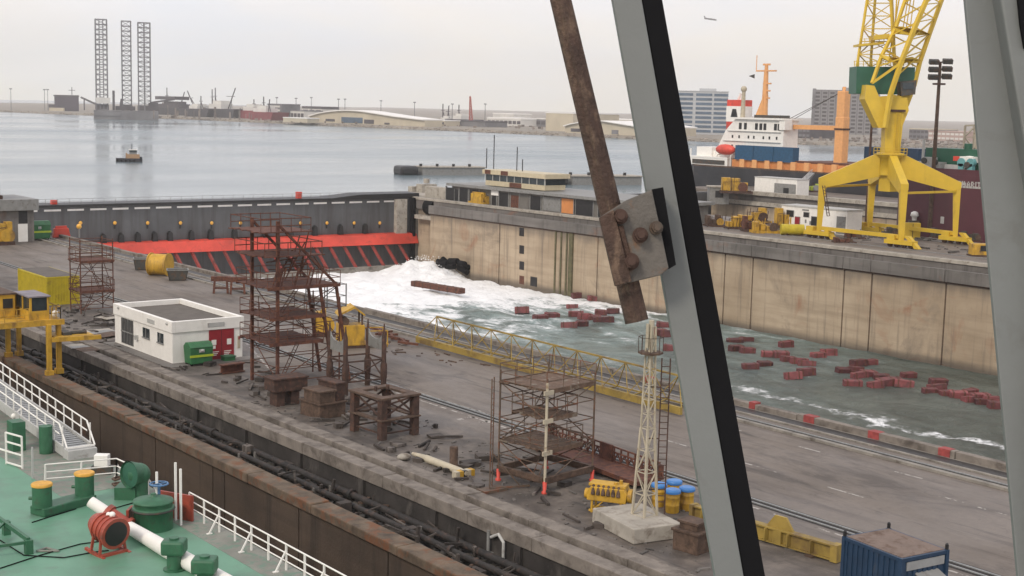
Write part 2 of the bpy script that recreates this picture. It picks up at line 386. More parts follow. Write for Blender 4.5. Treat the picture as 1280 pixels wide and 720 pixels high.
for i, (x, z, r, lab) in enumerate(((38.7, -1.35, .2, 'black service pipe closest to the kerb in the sunk gallery'), (38.15, -1.6, .13, 'slim dark service pipe second from the kerb in the sunk gallery'), (37.6, -1.3, .17, 'rusty service pipe in the middle of the sunk gallery'),
                                    (36.9, -1.6, .14, 'slim service pipe on the ledge side of the sunk gallery'), (36.3, -1.55, .22, 'fat dark service pipe beside the rusty ledge'))):
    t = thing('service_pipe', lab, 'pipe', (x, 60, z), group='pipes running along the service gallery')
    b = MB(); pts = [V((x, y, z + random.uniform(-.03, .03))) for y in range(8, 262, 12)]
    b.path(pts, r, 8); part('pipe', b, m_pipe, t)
    b = MB()
    for y in range(20, 120, 9): b.box(x - r - .06, x + r + .06, y, y + .18, -1.9, z + r * .4)
    parts('pipe_support', b, m_band, t)
    b = MB()
    for y in range(12 + 3 * i, 140, 17): b.cyl((x, y, z), (x, y + .25, z), r * 1.6, n=10)
    parts('flange', b, m_pipe, t)
# valve stands, boxes in the gallery
for px_, py_, lab in ((108, 470, 'rusty valve stand in the gallery by the yellow carriage'), (375, 580, 'grey valve stand in the gallery below the brown blocks'), (610, 700, 'pale hydrant loop in the gallery at the bottom of the picture')):
    p = gz(px_, py_, -1.9); t = thing('valve_stand', lab, 'valve', p)
    b = MB(); b.cyl(p, p + UZ * 1.5, .09); b.box(p.x - .3, p.x + .3, p.y - .2, p.y + .2, -1.9, -1.5); part('post', b, m_grey, t)
    b = MB(); b.path([p + V((0, -.2, 1.2)), p + V((0, -.8, 1.5)), p + V((0, -1.2, 1.2)), p + V((0, -1.2, 0))], .08); part('bent_pipe', b, m_lgrey, t)
# rubble in the gallery and on the work strip
def rubble(name, n, fx, fy, z, smin, smax, mat):
    b = MB()
    for k in range(n):
        x, y = random.uniform(*fx), random.uniform(*fy); s = random.uniform(smin, smax); a = random.uniform(0, 3.1)
        u = V((math.cos(a), math.sin(a), 0)); w = V((-u.y, u.x, 0))
        if random.random() < .5: b.obox((x, y, z + s * .25), u * s * random.uniform(.8, 3.2), w * s * .4, V((random.uniform(-.2, .2) * s, 0, s * .25)))
        else: b.ball((x, y, z + s * .2), s * .8, 6, 4, (1, random.uniform(.6, 1.3), .5))
    return struct(name, b, mat, 'stuff')
m_fit = M('mixed_dull_metal', (.05, .04, .034), .85, var=.7, scale=.5, col2=(.15, .13, .115), thr=(.56, .62), scale2=.45)
m_rub = M('grey_rubble', (.11, .1, .09), .9, var=.7, scale=.6, bmp=.4)
rubble('gallery_scrap', 650, (35.3, 39.2), (28, 130), -1.9, .1, .42, m_rub); rubble('gallery_scrap', 260, (35.3, 39.2), (28, 130), -1.5, .06, .25, m_brown)
b = MB()
for k in range(260):      # brackets, stubs, short cross pipes and offcuts lying about in the gallery
    x, y = random.uniform(35.4, 39.1), random.uniform(30, 125); z = -1.9; c = random.random()
    if c < .3: b.bar((x, y, z), (x + random.uniform(-.15, .15), y + random.uniform(-.15, .15), z + random.uniform(.5, 1.3)), random.uniform(.06, .16))
    elif c < .6: b.bar((x, y, z + random.uniform(.2, .9)), (min(39.2, x + random.uniform(.6, 2)), y + random.uniform(-.8, .8), z + random.uniform(.2, .9)), random.uniform(.05, .13))
    elif c < .85: b.bar((x, y, z + random.uniform(.2, .8)), (x + random.uniform(-.3, .3), y + random.uniform(1, 4), z + random.uniform(.2, .8)), random.uniform(.05, .12))
    else: b.box(x, x + random.uniform(.3, .8), y, y + random.uniform(.3, 1), z, z + random.uniform(.3, .9))
struct('gallery_fittings', b, m_fit, 'stuff')
b = MB()
for k in range(150):      # offcuts, bars and bits of plate strewn on the dirty strip
    x, y = random.uniform(42.3, 48.5), random.choice((random.uniform(72, 95), random.uniform(44, 72), random.uniform(108, 128))); a = random.uniform(0, 3.1); u = V((math.cos(a), math.sin(a), 0)); L = random.uniform(.2, .9)
    if random.random() < .6: b.bar(V((x, y, .06)) - u * L, V((x, y, random.uniform(.06, .25))) + u * L, random.uniform(.06, .16))
    else: b.obox((x, y, .1), u * L * .5, V((-u.y, u.x, 0)) * L * .4, UZ * random.uniform(.04, .22))
struct('strewn_offcuts', b, m_fit, 'stuff')
rubble('ground_debris', 420, (42, 49), (40, 84), 0, .03, .15, m_rub)
rubble('ground_debris', 150, (42, 49), (104, 136), 0, .06, .3, m_rub)
rubble('ground_debris', 80, (60, 69), (84, 112), 0, .05, .18, m_brown)
t = thing('board_sheet', 'stack of pale loose boards lying left of the white hut', 'boards', gz(125, 425))
for k in range(7):
    p = gz(105 + k * 6, 432 - k * 6 + (k % 3) * 8, .05 + .02 * k); a = random.uniform(-.3, .5); u = V((math.cos(a), math.sin(a), 0)); w = V((-u.y, u.x, 0))
    b = MB(); b.obox(p, u * 1.3, w * .9, UZ * .03); part('board', b, (m_lconc, m_grey, m_brown)[k % 3], t)

# ---- pier edge parapet along the flooded dock
t = thing('pier_parapet', 'low grimy parapet with red patches along the flooded dock', 'parapet', (69.8, 80, 0))
b = MB(); y = -20
while y < 259: L = 6.0; b.box(69.5, 70.02, y, y + L - .06, -1, .48 + random.uniform(-.05, .06)); y += L
part('parapet_block', b, m_kerb, t, bevel=.04)
b = MB(); y = 31
while y < 75: b.box(69.46, 70.06, y, y + random.uniform(.5, .9), .1, .55); y += 5.1
parts('red_patch', b, M('faded_red_patch', (.28, .05, .045), .7, var=.35, scale=3), t)
b = MB(); b.box(68.1, 69.48, -20, 259, .004, .09); b.box(66.1, 66.45, -20, 259, .004, .16); part('gutter_strip', b, m_conc, t)
b = MB(); b.box(68.35, 69.3, -20, 259, .09, .1)
m_gut = M('wet_gutter', (.03, .027, .025), .5, var=.4); part('gutter', b, m_gut, t)
t = thing('dock_wall', 'near side wall of the flooded dock under the red-patched parapet', 'dock wall', (70, 80, 0))
b = MB(); b.box(69.9, 70.02, -60, 262, -18, -1.02); part('wall_panel', b, m_wallR, t)

# ---- right wall of the flooded dock
t = thing('dock_wall', 'tall beige concrete dock wall with dark joints beyond the white water', 'dock wall', (164, 150, 0))
ys = [-40, 20, 40, 54, 70, 86, 98, 111.5, 124, 129, 147, 153, 166, 184, 213, 237]
b = MB()
for a, c in zip(ys[:-1], ys[1:]): b.box(163.8, 168.3, a + .13, min(c, 245) - .13, -18, -2.7)
b.box(167.6, 170, 237.2, 247, -18, -.3)
part('wall_panel', b, m_wallR, t)
b = MB(); b.box(164.05, 168.2, -40, 236.9, -18, -2.72); part('panel_joint', b, m_drust, t)
b = MB()
for a, c in zip(ys[:-1], ys[1:]): b.box(163.3, 163.9, a + .05, c - .05, -2.45, -.75)
part('gallery_beam', b, m_band, t)
b = MB(); b.box(163.6, 168.2, -40, 237, -2.69, -2.2); part('gallery_slab', b, m_drust, t)
b = MB(); b.box(166.9, 168.25, -40, 262, -.25, .28); part('coping', b, m_lconc, t, bevel=.05)
b = MB(); b.box(167.1, 168.2, -40, 262, -2.2, -.25); part('retaining_wall', b, m_band, t)
for k, py in enumerate((290, 312, 332, 350)):
    p = gx(652, py, 163.75); b = MB(); b.box(163.74, 164.2, p.y - .7, p.y + .7, p.z - .8, p.z + .8); part('recess', b, m_dark if k < 3 else m_rust, t)
p = gx(667, 352, 163.75); b = MB(); b.box(163.74, 164.2, p.y - 1, p.y + 1, p.z - .9, p.z + .9); part('recess', b, m_dark, t)
b = MB()
for px_ in (694, 701, 708): p = gx(px_, 320, 163.7); b.box(163.62, 163.85, p.y - .18, p.y + .18, WZ, -2.7)
p = gx(714, 320, 163.7); b.box(163.45, 163.85, p.y - .5, p.y + .5, WZ, -2.7)
parts('fender_strip', b, M('mossy_fender', (.10, .09, .045), .9, var=.3), t)
# black rubber heap where the water pours in
p = gz(562, 337, -13.5); t = thing('rubber_fender', 'heap of black rubber fenders lying against the dock wall at the foam', 'fender', V((162.5, p.y, WZ)))
c = gx(566, 330, 162.6)
for k in range(9):
    b = MB(); q = c + V((random.uniform(-1.0, .4), random.uniform(-3.6, 3.6), random.uniform(-.9, .7))); d = V((random.uniform(-.3, .3), 1, random.uniform(-.5, .5))).normalized()
    b.cyl(q - d * 1.3, q + d * 1.3, .62, n=12); part('fender_roll', b, m_black, t)

# ---- water in the flooded dock (real waves, heaped up where it boils in at the gate)
def water_mesh():
    nx, x0, x1 = 166, 70.02, 167.6; ys = []; y = 24
    while y < 248.8: ys.append(y); y += .55
    vs = []; fs = []
    for j, y in enumerate(ys):
        for i in range(nx + 1):
            x = x0 + (x1 - x0) * i / nx
            k = min(1, max(0, (y - 120) / 110)); amp = .2 + .75 * k * k
            h = (mnoise.fractal(V((x * .16, y * .16, 0)), .9, 2.1, 5)) * amp
            e = math.exp(-((x - 161.5) ** 2 + ((y - 234) * .8) ** 2) / 45.0); h += e * (2.6 + 1.6 * mnoise.noise(V((x * .4, y * .4, 3))))
            e2 = math.exp(-((y - 243) / 6) ** 2); h += e2 * (.0 + .5 * mnoise.noise(V((x * .25, y * .3, 9))))
            vs.append((x, y, WZ + h - .9 * max(0, (y - 185) / 75)))
    w = nx + 1
    for j in range(len(ys) - 1):
        for i in range(nx):
            a = j * w + i; fs.append((a, a + 1, a + 1 + w, a + w))
    b = MB(); b.add(vs, fs, True); return b
struct('dock_water', water_mesh(), m_dockw)

# ---- caisson gate
GY = 249
t = thing('caisson_gate', 'long dark grey dock gate with sloping red struts holding back the harbour', 'dock gate', (118, GY, -8))
b = MB(); b.box(30, 168.6, GY, GY + 5, -18, -.05); part('plate_wall', b, m_gate, t)
b = MB(); b.box(30, 168.6, GY - .7, GY + 5.4, -.05, .35)
b.prism([(147, GY - .7, .35), (168.6, GY - .7, .35), (168.6, GY - .7, 1.0), (154, GY - .7, .95)], (0, 6, 0)); part('walkway', b, m_dark, t)
b = MB(); x = 31
while x < 164: b.box(x, x + 3.1, GY - .06, GY + .1, -.85, -.5); x += 4.3
parts('depth_mark', b, m_white, t)
b = MB(); x = 30
while x < 168.5: b.bar((x, GY, .35), (x, GY, 1.4), .07); x += 2.2
for z in (.9, 1.38): b.bar((30, GY, z), (168.5, GY, z), .06)
part('railing', b, m_grey, t)
for px_ in (100, 143, 184, 225, 264, 300, 375, 408, 442, 474, 506):
    p = gy(px_, 279, GY); zl = -3.1 - (p.x - 93) * .0327
    b = MB(); b.ball((p.x, GY - .25, zl), .36, 10, 6, (1, .6, 1)); l = part('lamp', b, m_lamp, t)
    b = MB(); b.box(p.x - .12, p.x + .12, GY - .2, GY, zl - 1.1, zl + .3); part('bracket', b, m_dark, l)
b = MB()
for px_ in (128, 150, 171, 192, 211, 238, 262, 292, 330, 362, 392, 424, 455): p = gy(px_, 296, GY); b.prism([(p.x - .55, GY - .9, -7.3), (p.x + .55, GY - .9, -7.3), (p.x + .4, GY - .9, -5.6), (p.x, GY - .9, -5.2), (p.x - .4, GY - .9, -5.6)], (0, 1, 0))
parts('anchor_lug', b, m_dark, t)
ZT = lambda x: -7.1 - (x - 100) * .0085
b = MB()
for x0, x1 in ((58, 100), (100, 135), (135, 167.4)):
    b.prism([(x0, GY - 1.6, ZT(x0)), (x1, GY - 1.6, ZT(x1)), (x1, GY - 2.6, ZT(x1) - 2.05), (x0, GY - 2.6, ZT(x0) - 2.05)], (0, 1.5, .2))
part('red_beam', b, m_redsteel, t)
x = 60
while x < 166:
    b = MB(); b.bar((x, GY - 1.8, ZT(x) - 1.9), (x + 1.3, GY - 5.2, -14.2), .5, .46); part('strut', b, m_strut, t); x += 3.42
b = MB(); b.box(60, 163.6, GY - 6, GY - 4.6, -15.6, -13.8); part('strut_sill', b, m_conc, t)
b = MB(); b.box(167.0, 170, GY - 1.5, GY + 4, -16, .2); b.box(162.6, 165.2, GY - 1.2, GY, -9, -.2); parts('side_post', b, m_lconc, t)
b = MB(); b.box(166.3, 167.0, GY - 1.9, GY - .7, -16, .1); part('seal_strip', b, m_black, t)
b = MB()
for px_, hh in ((372, 1.25), (66, .7)): p = gy(px_, 243, GY + 2); b.box(p.x - .5, p.x + .5, GY + 1, GY + 2, .35, hh + .4)
parts('winch_box', b, m_redsteel, t)
# end of the right wall by the gate
p = gz(541, 262, 0); t = thing('round_fender', 'big black roller fender at the corner by the end of the gate', 'fender', (168, 246, -1))
b = MB(); c = gx(541, 259, 168); b.cyl(c - V((0, 1.6, 0)), c + V((0, 1.6, 0)), 1.7, n=18); part('roller', b, m_black, t)
b = MB(); b.box(166, 172, c.y - 4, c.y + 4, c.z - 2.6, c.z - 1.8); b.box(170, 172, c.y - 4, c.y + 6, c.z - 2, 2.5); part('bracket', b, m_lconc, t)
b = MB(); b.box(170.1, 197, 247, 262, -4, .35); tag(part('gate_abutment', b, m_lconc), 'pale concrete abutment where the gate meets the yard', 'abutment')
b = MB(); c = gz(533, 240, .4); b.box(c.x - 2, c.x + 2, c.y - 1.2, c.y + 1.2, .35, 2.2); b.cyl(c + UZ * 2, c + UZ * 3, .7, n=12); b.box(c.x - 3, c.x + 4, c.y + 1.4, c.y + 3, .35, 1.6)
tag(part('capstan', b, m_lconc), 'small pale capstan house at the right end of the gate', 'capstan')

# ---- control building on the right wall
t = thing('control_building', 'long low grey concrete control building with flat roof beyond the dock wall', 'building', (168.6, 200, 0))
BX = 169.3; m_bwall = M('brownish_grey_render', (.15, .14, .125), .85, var=.2, scale=.4, col2=(.08, .072, .065), thr=(.5, .68), scale2=.5, st=(1, 1, .3))
b = MB(); b.box(BX, BX + 12, 174, 237, .0, 3.3); part('wall', b, m_bwall, t)
b = MB(); b.box(BX - 1.0, BX + 13, 173.4, 237.8, 3.3, 3.85); part('roof', b, m_grey, t)
for px_, py0, py1, wd, col in ((563, 0, 2.8, 3.0, m_dark), (571, 0, 2.6, 1.4, m_dark), (580, 0, 2.9, 3.0, m_dark), (593, 0, 2.9, 3.2, m_dark), (618, 0, 2.4, 1.5, m_dark), (630, 0, 2.9, 3, m_dark), (644, 0, 2.6, 2.6, m_rust), (670, 0, 2.9, 3.2, m_dark), (690, .3, 2.9, 5, m_grey), (711, .2, 3, 4, m_orange), (730, 0, 3, 5.4, m_dark), (760, .2, 3, 5, m_dark), (783, .2, 3, 5, m_grey)):
    p = gx(px_, 250, BX); b = MB(); b.box(BX - .08, BX + .3, p.y - wd / 2, p.y + wd / 2, py0 + .05, py1)
    d = part('door' if wd < 4 else 'shutter', b, col, t)
    b = MB(); b.box(BX - .14, BX + .2, p.y - wd / 2 - .18, p.y - wd / 2, .0, 3.1); b.box(BX - .14, BX + .2, p.y + wd / 2, p.y + wd / 2 + .18, .0, 3.1); part('frame', b, m_grey, d)
p = gx(640, 222, BX + 2)
t2 = thing('control_cabin', 'cream glazed control cabin standing on the roof of the long building', 'cabin', (BX + 3, 215, 4))
y1, y0 = gx(607, 225, BX + 1.2).y, gx(681, 225, BX + 1.2).y
m_cabin = M('cabin_cream_paint', (.50, .43, .29), .6, var=.12)
b = MB(); b.box(BX + 1.2, BX + 6.5, y0, y1, 4.0, 5.0); part('wall', b, m_cabin, t2)
b = MB(); b.box(BX + 1.25, BX + 6.4, y0 + .05, y1 - .05, 5.0, 6.3); part('window_band', b, m_glass, t2)
b = MB()
for k in range(9): yy = y0 + (y1 - y0) * k / 8; b.box(BX + 1.15, BX + 1.35, yy - .09, yy + .09, 5, 6.3)
part('window_frame', b, m_lgrey, t2)
b = MB(); b.box(BX + .7, BX + 7, y0 - .8, y1 + .5, 6.3, 7.2); part('roof', b, m_cabin, t2)
b = MB()
for f, w in ((.02, .1), (.3, .12), (.42, .1)):
    b.box(BX + .66, BX + .8, y1 - (y1 - y0) * (f + w), y1 - (y1 - y0) * f, 6.34, 7.16) if f != .42 else b.box(BX + 1.16, BX + 1.3, y1 - (y1 - y0) * (f + .2), y1 - (y1 - y0) * f, 4.02, 4.95)
parts('brown_panel', b, m_rust, t2)
b = MB()
for px_, h in ((608, 4.2), (617, 7.0), (646, 4.8), (653, 2.4)): p = gx(px_, 212, BX + 4); b.cyl((p.x, p.y, 7.2), (p.x, p.y, 7.2 + h), .1, n=6)
parts('antenna', b, m_dark, t2)
p = gx(620, 231, BX); b = MB(); b.box(BX - .3, BX, p.y - 1.2, p.y + 1.2, 2.2, 3.6); tag(part('notice_board', b, m_white), 'small white board hung on the front of the control building', 'sign')
# yellow hoist by the near corner of the building
def junk(name, label, cat, c, w, d, h, mats, n=6, rz=0, group=None, drum=False):
    """a low machine: bed, housing, bars and drums"""
    c = V(c); t = thing(name, label, cat, c, rz, group)
    u = V((math.cos(rz), math.sin(rz), 0)); v = V((-u.y, u.x, 0));
    rnd = random.Random(len(label) * 7 + int(abs(c.x) * 10))
    def part2(nm, b, m): return part(nm, b, m, t, local=True)
    b = MB(); b.box(-w / 2, w / 2, -d / 2, -d / 2 + .25, 0, h * .16); b.box(-w / 2, w / 2, d / 2 - .25, d / 2, 0, h * .16)
    for k in range(4): x = -w / 2 + w * k / 3.2; b.box(x, x + .2, -d / 2 + .25, d / 2 - .25, .02, h * .15)
    part2('base_frame', b, mats[0])
    b = MB(); x = -w * .46
    for k in range(3):
        ww = w * rnd.uniform(.16, .3); hh = h * rnd.uniform(.45, 1.0); dd = d * rnd.uniform(.22, .4); b.box(x, x + ww, -dd, dd, h * .16, hh)
        if rnd.random() < .6: b.box(x + ww * .2, x + ww * .7, -dd - .12, dd * .5, h * .2, hh * .7)
        x += ww + w * rnd.uniform(.02, .08)
    part2('housing', b, mats[1])
    b = MB(); x = w * rnd.uniform(.1, .3); b.cyl((x, -d * .46, h * .4), (x, d * .3, h * .4), h * .22, n=14); b.cyl((x, -d * .48, h * .4), (x, -d * .44, h * .4), h * .3, n=14); part2('winch_drum', b, mats[2])
    b = MB()
    for k in range(n): x = w * (rnd.random() - .5) * .9; y = d * (rnd.random() - .5) * .9; b.bar((x, y, h * .16), (x + rnd.uniform(-.1, .4), y, h * rnd.uniform(.4, 1.05)), .09)
    b.bar((-w * .45, -d * .45, h * .7), (w * .1, -d * .45, h * .75), .08); b.bar((-w * .45, -d * .45, h * .16), (-w * .45, -d * .45, h * .7), .08); parts('pipework', b, mats[0], t, local=True)
    return t
c = gz(563, 254, .3); junk('hoist', 'yellow winch machine by the end of the gate and control building', 'winch', (168.6, c.y - 2, .28), 1.8, 5.2, 2.3, (m_yellow, m_yellow, m_yellow), 6)

# ---- breakwaters standing in the harbour
for (xa, xb, ya, lab, capd) in ((500, 606, 219, 'grey concrete breakwater with a black rubber end in the harbour', True), (686, 802, 231, 'grey mooring jetty just behind the control building roof', False)):
    p, q = gz(xa, ya, SEA), gz(xb, ya + (xb - xa) * .003, SEA); d = (q - p).normalized(); n = V((-d.y, d.x, 0)); L = (q - p).length
    t = thing('breakwater', lab, 'breakwater', (p + q) / 2)
    b = MB(); b.obox(p + d * (L / 2 + 4) + n * 4 + UZ * 1.3, d * (L / 2 - 4), n * 4, UZ * 1.3); part('wall', b, m_grey, t)
    b = MB(); b.obox(p + d * (L / 2 + 4) + n * 4 + UZ * 2.75, d * (L / 2 - 3.6), n * 4.4, UZ * .17); part('coping', b, m_lconc, t)
    b = MB(); b.obox(p + d * 3.4 + n * 4 + UZ * 1.3, d * 3.2, n * 4.6, UZ * 1.7); part('rubber_end', b, m_dark, t, bevel=1.0)
    b = MB()
    for k in range(4): c = p + d * (8 + k * (L - 10) / 3.5) + n * 2 + UZ * 2.9; b.cyl(c, c + UZ * .9, .5, n=8)
    parts('bollard', b, m_dark, t)
# ================================================================== THINGS ON THE PIER
# ---- white hut
hx0, hx1, hy0, hy1 = 43.35, 49.2, 96.8, 108.0; HH = 3.15
t = thing('white_hut', 'small white flat-roofed hut with dark red double door', 'hut', (46.3, 102.4, 0))
b = MB(); b.box(hx0, hx1, hy0, hy1, 0, HH - .75); part('wall', b, m_white, t, bevel=.02)
b = MB(); b.box(hx0 - .1, hx0 + .22, hy0 - .1, hy1 + .1, HH - .75, HH + .12); b.box(hx1 - .22, hx1 + .1, hy0 - .1, hy1 + .1, HH - .75, HH + .12)
b.box(hx0 + .22, hx1 - .22, hy0 - .1, hy0 + .22, HH - .75, HH + .12); b.box(hx0 + .22, hx1 - .22, hy1 - .22, hy1 + .1, HH - .75, HH + .12); rf = part('parapet', b, m_white, t, bevel=.02)
b = MB(); b.box(hx0 + .2, hx1 - .2, hy0 + .2, hy1 - .2, HH - .75, HH - .28); part('roof', b, m_asph, t)
b = MB(); b.box(46.35, 48.45, hy0 - .05, hy0 + .1, .05, 2.38); d = part('door', b, m_reddoor, t)
b = MB(); b.box(47.38, 47.41, hy0 - .056, hy0, .05, 2.36); part('door_gap', b, m_dark, d)
b = MB(); b.box(46.55, 46.95, hy0 - .06, hy0, 1.2, 1.6); b.box(46.62, 46.88, hy0 - .06, hy0, .9, 1.15); b.box(47.85, 48.22, hy0 - .06, hy0, 1.15, 1.6)
for x in (46.55, 47.6):
    for k in range(3): b.box(x, x + .62 - .1 * k, hy0 - .056, hy0, .62 - k * .13, .68 - k * .13)
parts('notice', b, m_white, d)
b = MB(); b.box(48.78, 48.98, hy0 - .06, hy0, .75, 1.75); s = part('sign', b, m_cream, t); b = MB(); b.box(48.82, 48.94, hy0 - .066, hy0 - .05, 1.45, 1.7); part('red_field', b, m_reddoor, s)
b = MB(); b.box(46.2, 47.6, hy0 - .14, hy0, HH - .5, HH - .18); b.box(hx0 - .14, hx0, 99.8, 101.2, HH - .5, HH - .18) ; parts('name_plate', b, m_lgrey, t)
for y0, y1, z0, z1 in ((98.4, 99.5, 1.35, 2.1), (101.0, 102.3, 1.35, 2.1)):
    b = MB(); b.box(hx0 - .03, hx0 + .05, y0, y1, z0, z1); w = part('window', b, m_glass, t)
    b = MB(); b.box(hx0 - .07, hx0, (y0 + y1) / 2 - .04, (y0 + y1) / 2 + .04, z0, z1); b.box(hx0 - .1, hx0, y0 - .05, y1 + .05, z0 - .08, z0); part('frame', b, m_grey, w)
b = MB(); b.box(hx0 - .03, hx0 + .05, 104.2, 106.6, .25, 2.3); d = part('barred_opening', b, m_dark, t)
b = MB()
for k in range(8): y = 104.3 + k * .31; b.box(hx0 - .07, hx0 - .03, y, y + .05, .25, 2.3)
b.box(hx0 - .08, hx0 - .04, 104.2, 106.6, 1.2, 1.28); part('bars', b, m_grey, d)
b = MB()
for y in (97.5, 106.9): b.ball((hx0 - .12, y, HH - .1), .13, 8, 5)
b.box(hx0 - .3, hx0, 103.2, 103.5, .95, 1.3); parts('wall_lamp', b, m_lgrey, t)
b = MB(); b.box(42.4, 50, 95.4, 108.4, .002, .06); struct('hut_plinth', b, m_band)
# green skip in front of the hut
def bin_(name, label, c, rz, w=1.9, d=1.1, h=1.35):
    t = thing(name, label, 'waste bin', c, rz)
    b = MB(); b.prism([(-w * .45, -d / 2, .15), (w * .45, -d / 2, .15), (w / 2, -d / 2, h * .8), (-w / 2, -d / 2, h * .8)], (0, d, 0)); part('body', b, m_green, t, local=True, bevel=.04)
    b = MB(); b.prism([(-w / 2, -d / 2 - .05, h * .8), (-w / 2, d / 2 + .05, h * .8), (-w / 2, d * .2, h), (-w / 2, -d * .2, h)], (w, 0, 0)); part('lid', b, m_green, t, local=True, bevel=.03)
    b = MB(); b.box(-w / 2 - .01, w / 2 + .01, -d / 2 - .03, -d / 2 + .02, h * .38, h * .48); part('stripe', b, m_lime, t, local=True)
    b = MB(); b.cyl((-.1, -d / 2 - .02, h * .66), (.1, -d / 2 - .02, h * .66), .13, n=6); b.box(-.22, .22, -d / 2 - .025, -d / 2, h * .58, h * .72); part('emblem', b, m_lgrey, t, local=True)
    b = MB()
    for x in (-w * .4, w * .4):
        for y in (-d * .35, d * .35): b.cyl((x, y - .05, .1), (x, y + .05, .1), .1, n=10)
    part('wheels', b, m_black, t, local=True)
m_lime = M('lime_stripe', (.4, .5, .03), .5, var=.1)
bin_('waste_skip', 'green wheeled waste bin with lime stripe left of the red door', (45.0, 95.8, 0), 0, 1.9, 1.2, 1.75)
bin_('waste_skip', 'far green waste skip beside the grey guard house', gz(47, 299), 0, 3.2, 2, 2.6)
p = gz(272, 455); t = thing('green_crate', 'low green crate on the ground before the red door', 'crate', (47.6, 95.9, 0))
b = MB(); b.box(47.1, 48.0, 95.6, 96.3, .05, .35); part('body', b, m_green, t, bevel=.03); b = MB(); b.box(47.05, 48.05, 95.55, 96.35, .35, .43); part('rim', b, m_deckgreen, t)
p = gz(290, 466); t = thing('steel_girder', 'short rust-red girder lying on the ground right of the green bin', 'girder', p)
b = MB(); d = V((.95, .1, 0)); n = V((-.1, .95, 0))
for z in (.07, .67): b.obox(p + UZ * z, d, n * .3, UZ * .04)
b.obox(p + UZ * .37, d, n * .05, UZ * .3); part('web', b, m_rust, t)

# ---- yellow shipping container, blue cabin container
def container(name, label, cat, c, L, w, h, rz, mat, topmat, posts=True):
    t = thing(name, label, cat, c, rz); b = MB()
    n = int(L / .28)
    for k in range(n):
        x = -L / 2 + L * (k + .25) / n
        for s in (-1, 1): b.box(x, x + L / n * .5, s * w / 2 - .03, s * w / 2 + .03, .15, h - .15)
    for k in range(int(w / .28)):
        y = -w / 2 + .28 * (k + .3); b.box(-L / 2 - .03, -L / 2 + .03, y, y + .14, .15, h - .15); b.box(L / 2 - .03, L / 2 + .03, y, y + .14, .15, h - .15)
    b.box(-L / 2 + .01, L / 2 - .01, -w / 2 + .01, w / 2 - .01, .1, h - .06); part('corrugated_wall', b, mat, t, local=True)
    b = MB()
    for sx in (-1, 1):
        for sy in (-1, 1): b.box(sx * L / 2 - .08, sx * L / 2 + .08, sy * w / 2 - .08, sy * w / 2 + .08, 0, h)
    for sy in (-1, 1):
        for z in (.08, h - .08): b.box(-L / 2 + .08, L / 2 - .08, sy * w / 2 - .06, sy * w / 2 + .06, z - .07, z + .07)
    for sx in (-1, 1):
        for z in (.08, h - .08): b.box(sx * L / 2 - .06, sx * L / 2 + .06, -w / 2 + .08, w / 2 - .08, z - .07, z + .07)
    part('corner_frame', b, mat, t, local=True)
    b = MB(); b.box(-L / 2 + .06, L / 2 - .06, -w / 2 + .06, w / 2 - .06, h - .06, h + .01); part('roof', b, topmat, t, local=True)
    return t
m_yelbright = M('lemon_container_paint', (.46, .36, .012), .55, var=.15, col2=(.25, .16, .03), thr=(.6, .75), scale2=1)
container('shipping_container', 'lemon yellow shipping container behind the travelling carriage', 'container', (47.25, 134.6, 0), 8, 3.1, 2.75, R(90), m_yelbright, m_asph)
# blue cabin at the bottom edge: corners surveyed at roof height
BH = 2.7
A_, B_, C_ = gz(1061, 672, BH), gz(1133, 700, BH), gz(1178, 685, BH)
ctr = (A_ + C_) / 2; L = (B_ - A_).length; W = (C_ - B_).length; rz = math.atan2((B_ - A_).y, (B_ - A_).x)
t = container('site_container', 'dark blue steel site cabin with brown roof at the bottom edge', 'container', (ctr.x, ctr.y, 0), L, W, BH, rz, m_blue, M('rusty_brown_roof', (.17, .125, .1), .85, var=.15, col2=(.1, .06, .04), thr=(.5, .65)))
s_ = 1 if (C_ - B_).dot(V((-math.sin(rz), math.cos(rz), 0))) > 0 else -1
b = MB()
for x, y in ((-L / 2, -W / 2 * s_), (-L / 2, W / 2 * s_), (L / 2, W / 2 * s_)): b.box(x - .05, x + .05, y - .05, y + .05, BH, BH + .2); b.ball((x, y, BH + .2), .07, 8, 5)
parts('lifting_lug', b, m_dark, t, local=True)
b = MB(); b.box(L / 2 + .02, L / 2 + .05, -W * .4, W * .44, BH - .55, BH - .2); part('vent_window', b, m_steel, t, local=True)
b = MB(); b.prism([(L / 2, -W * .2, BH - .75), (L / 2, W * .32, BH - .75), (L / 2 + .5, W * .32, BH - .95), (L / 2 + .5, -W * .2, BH - .95)], (0, 0, .04)); part('canopy', b, m_grey, t, local=True)

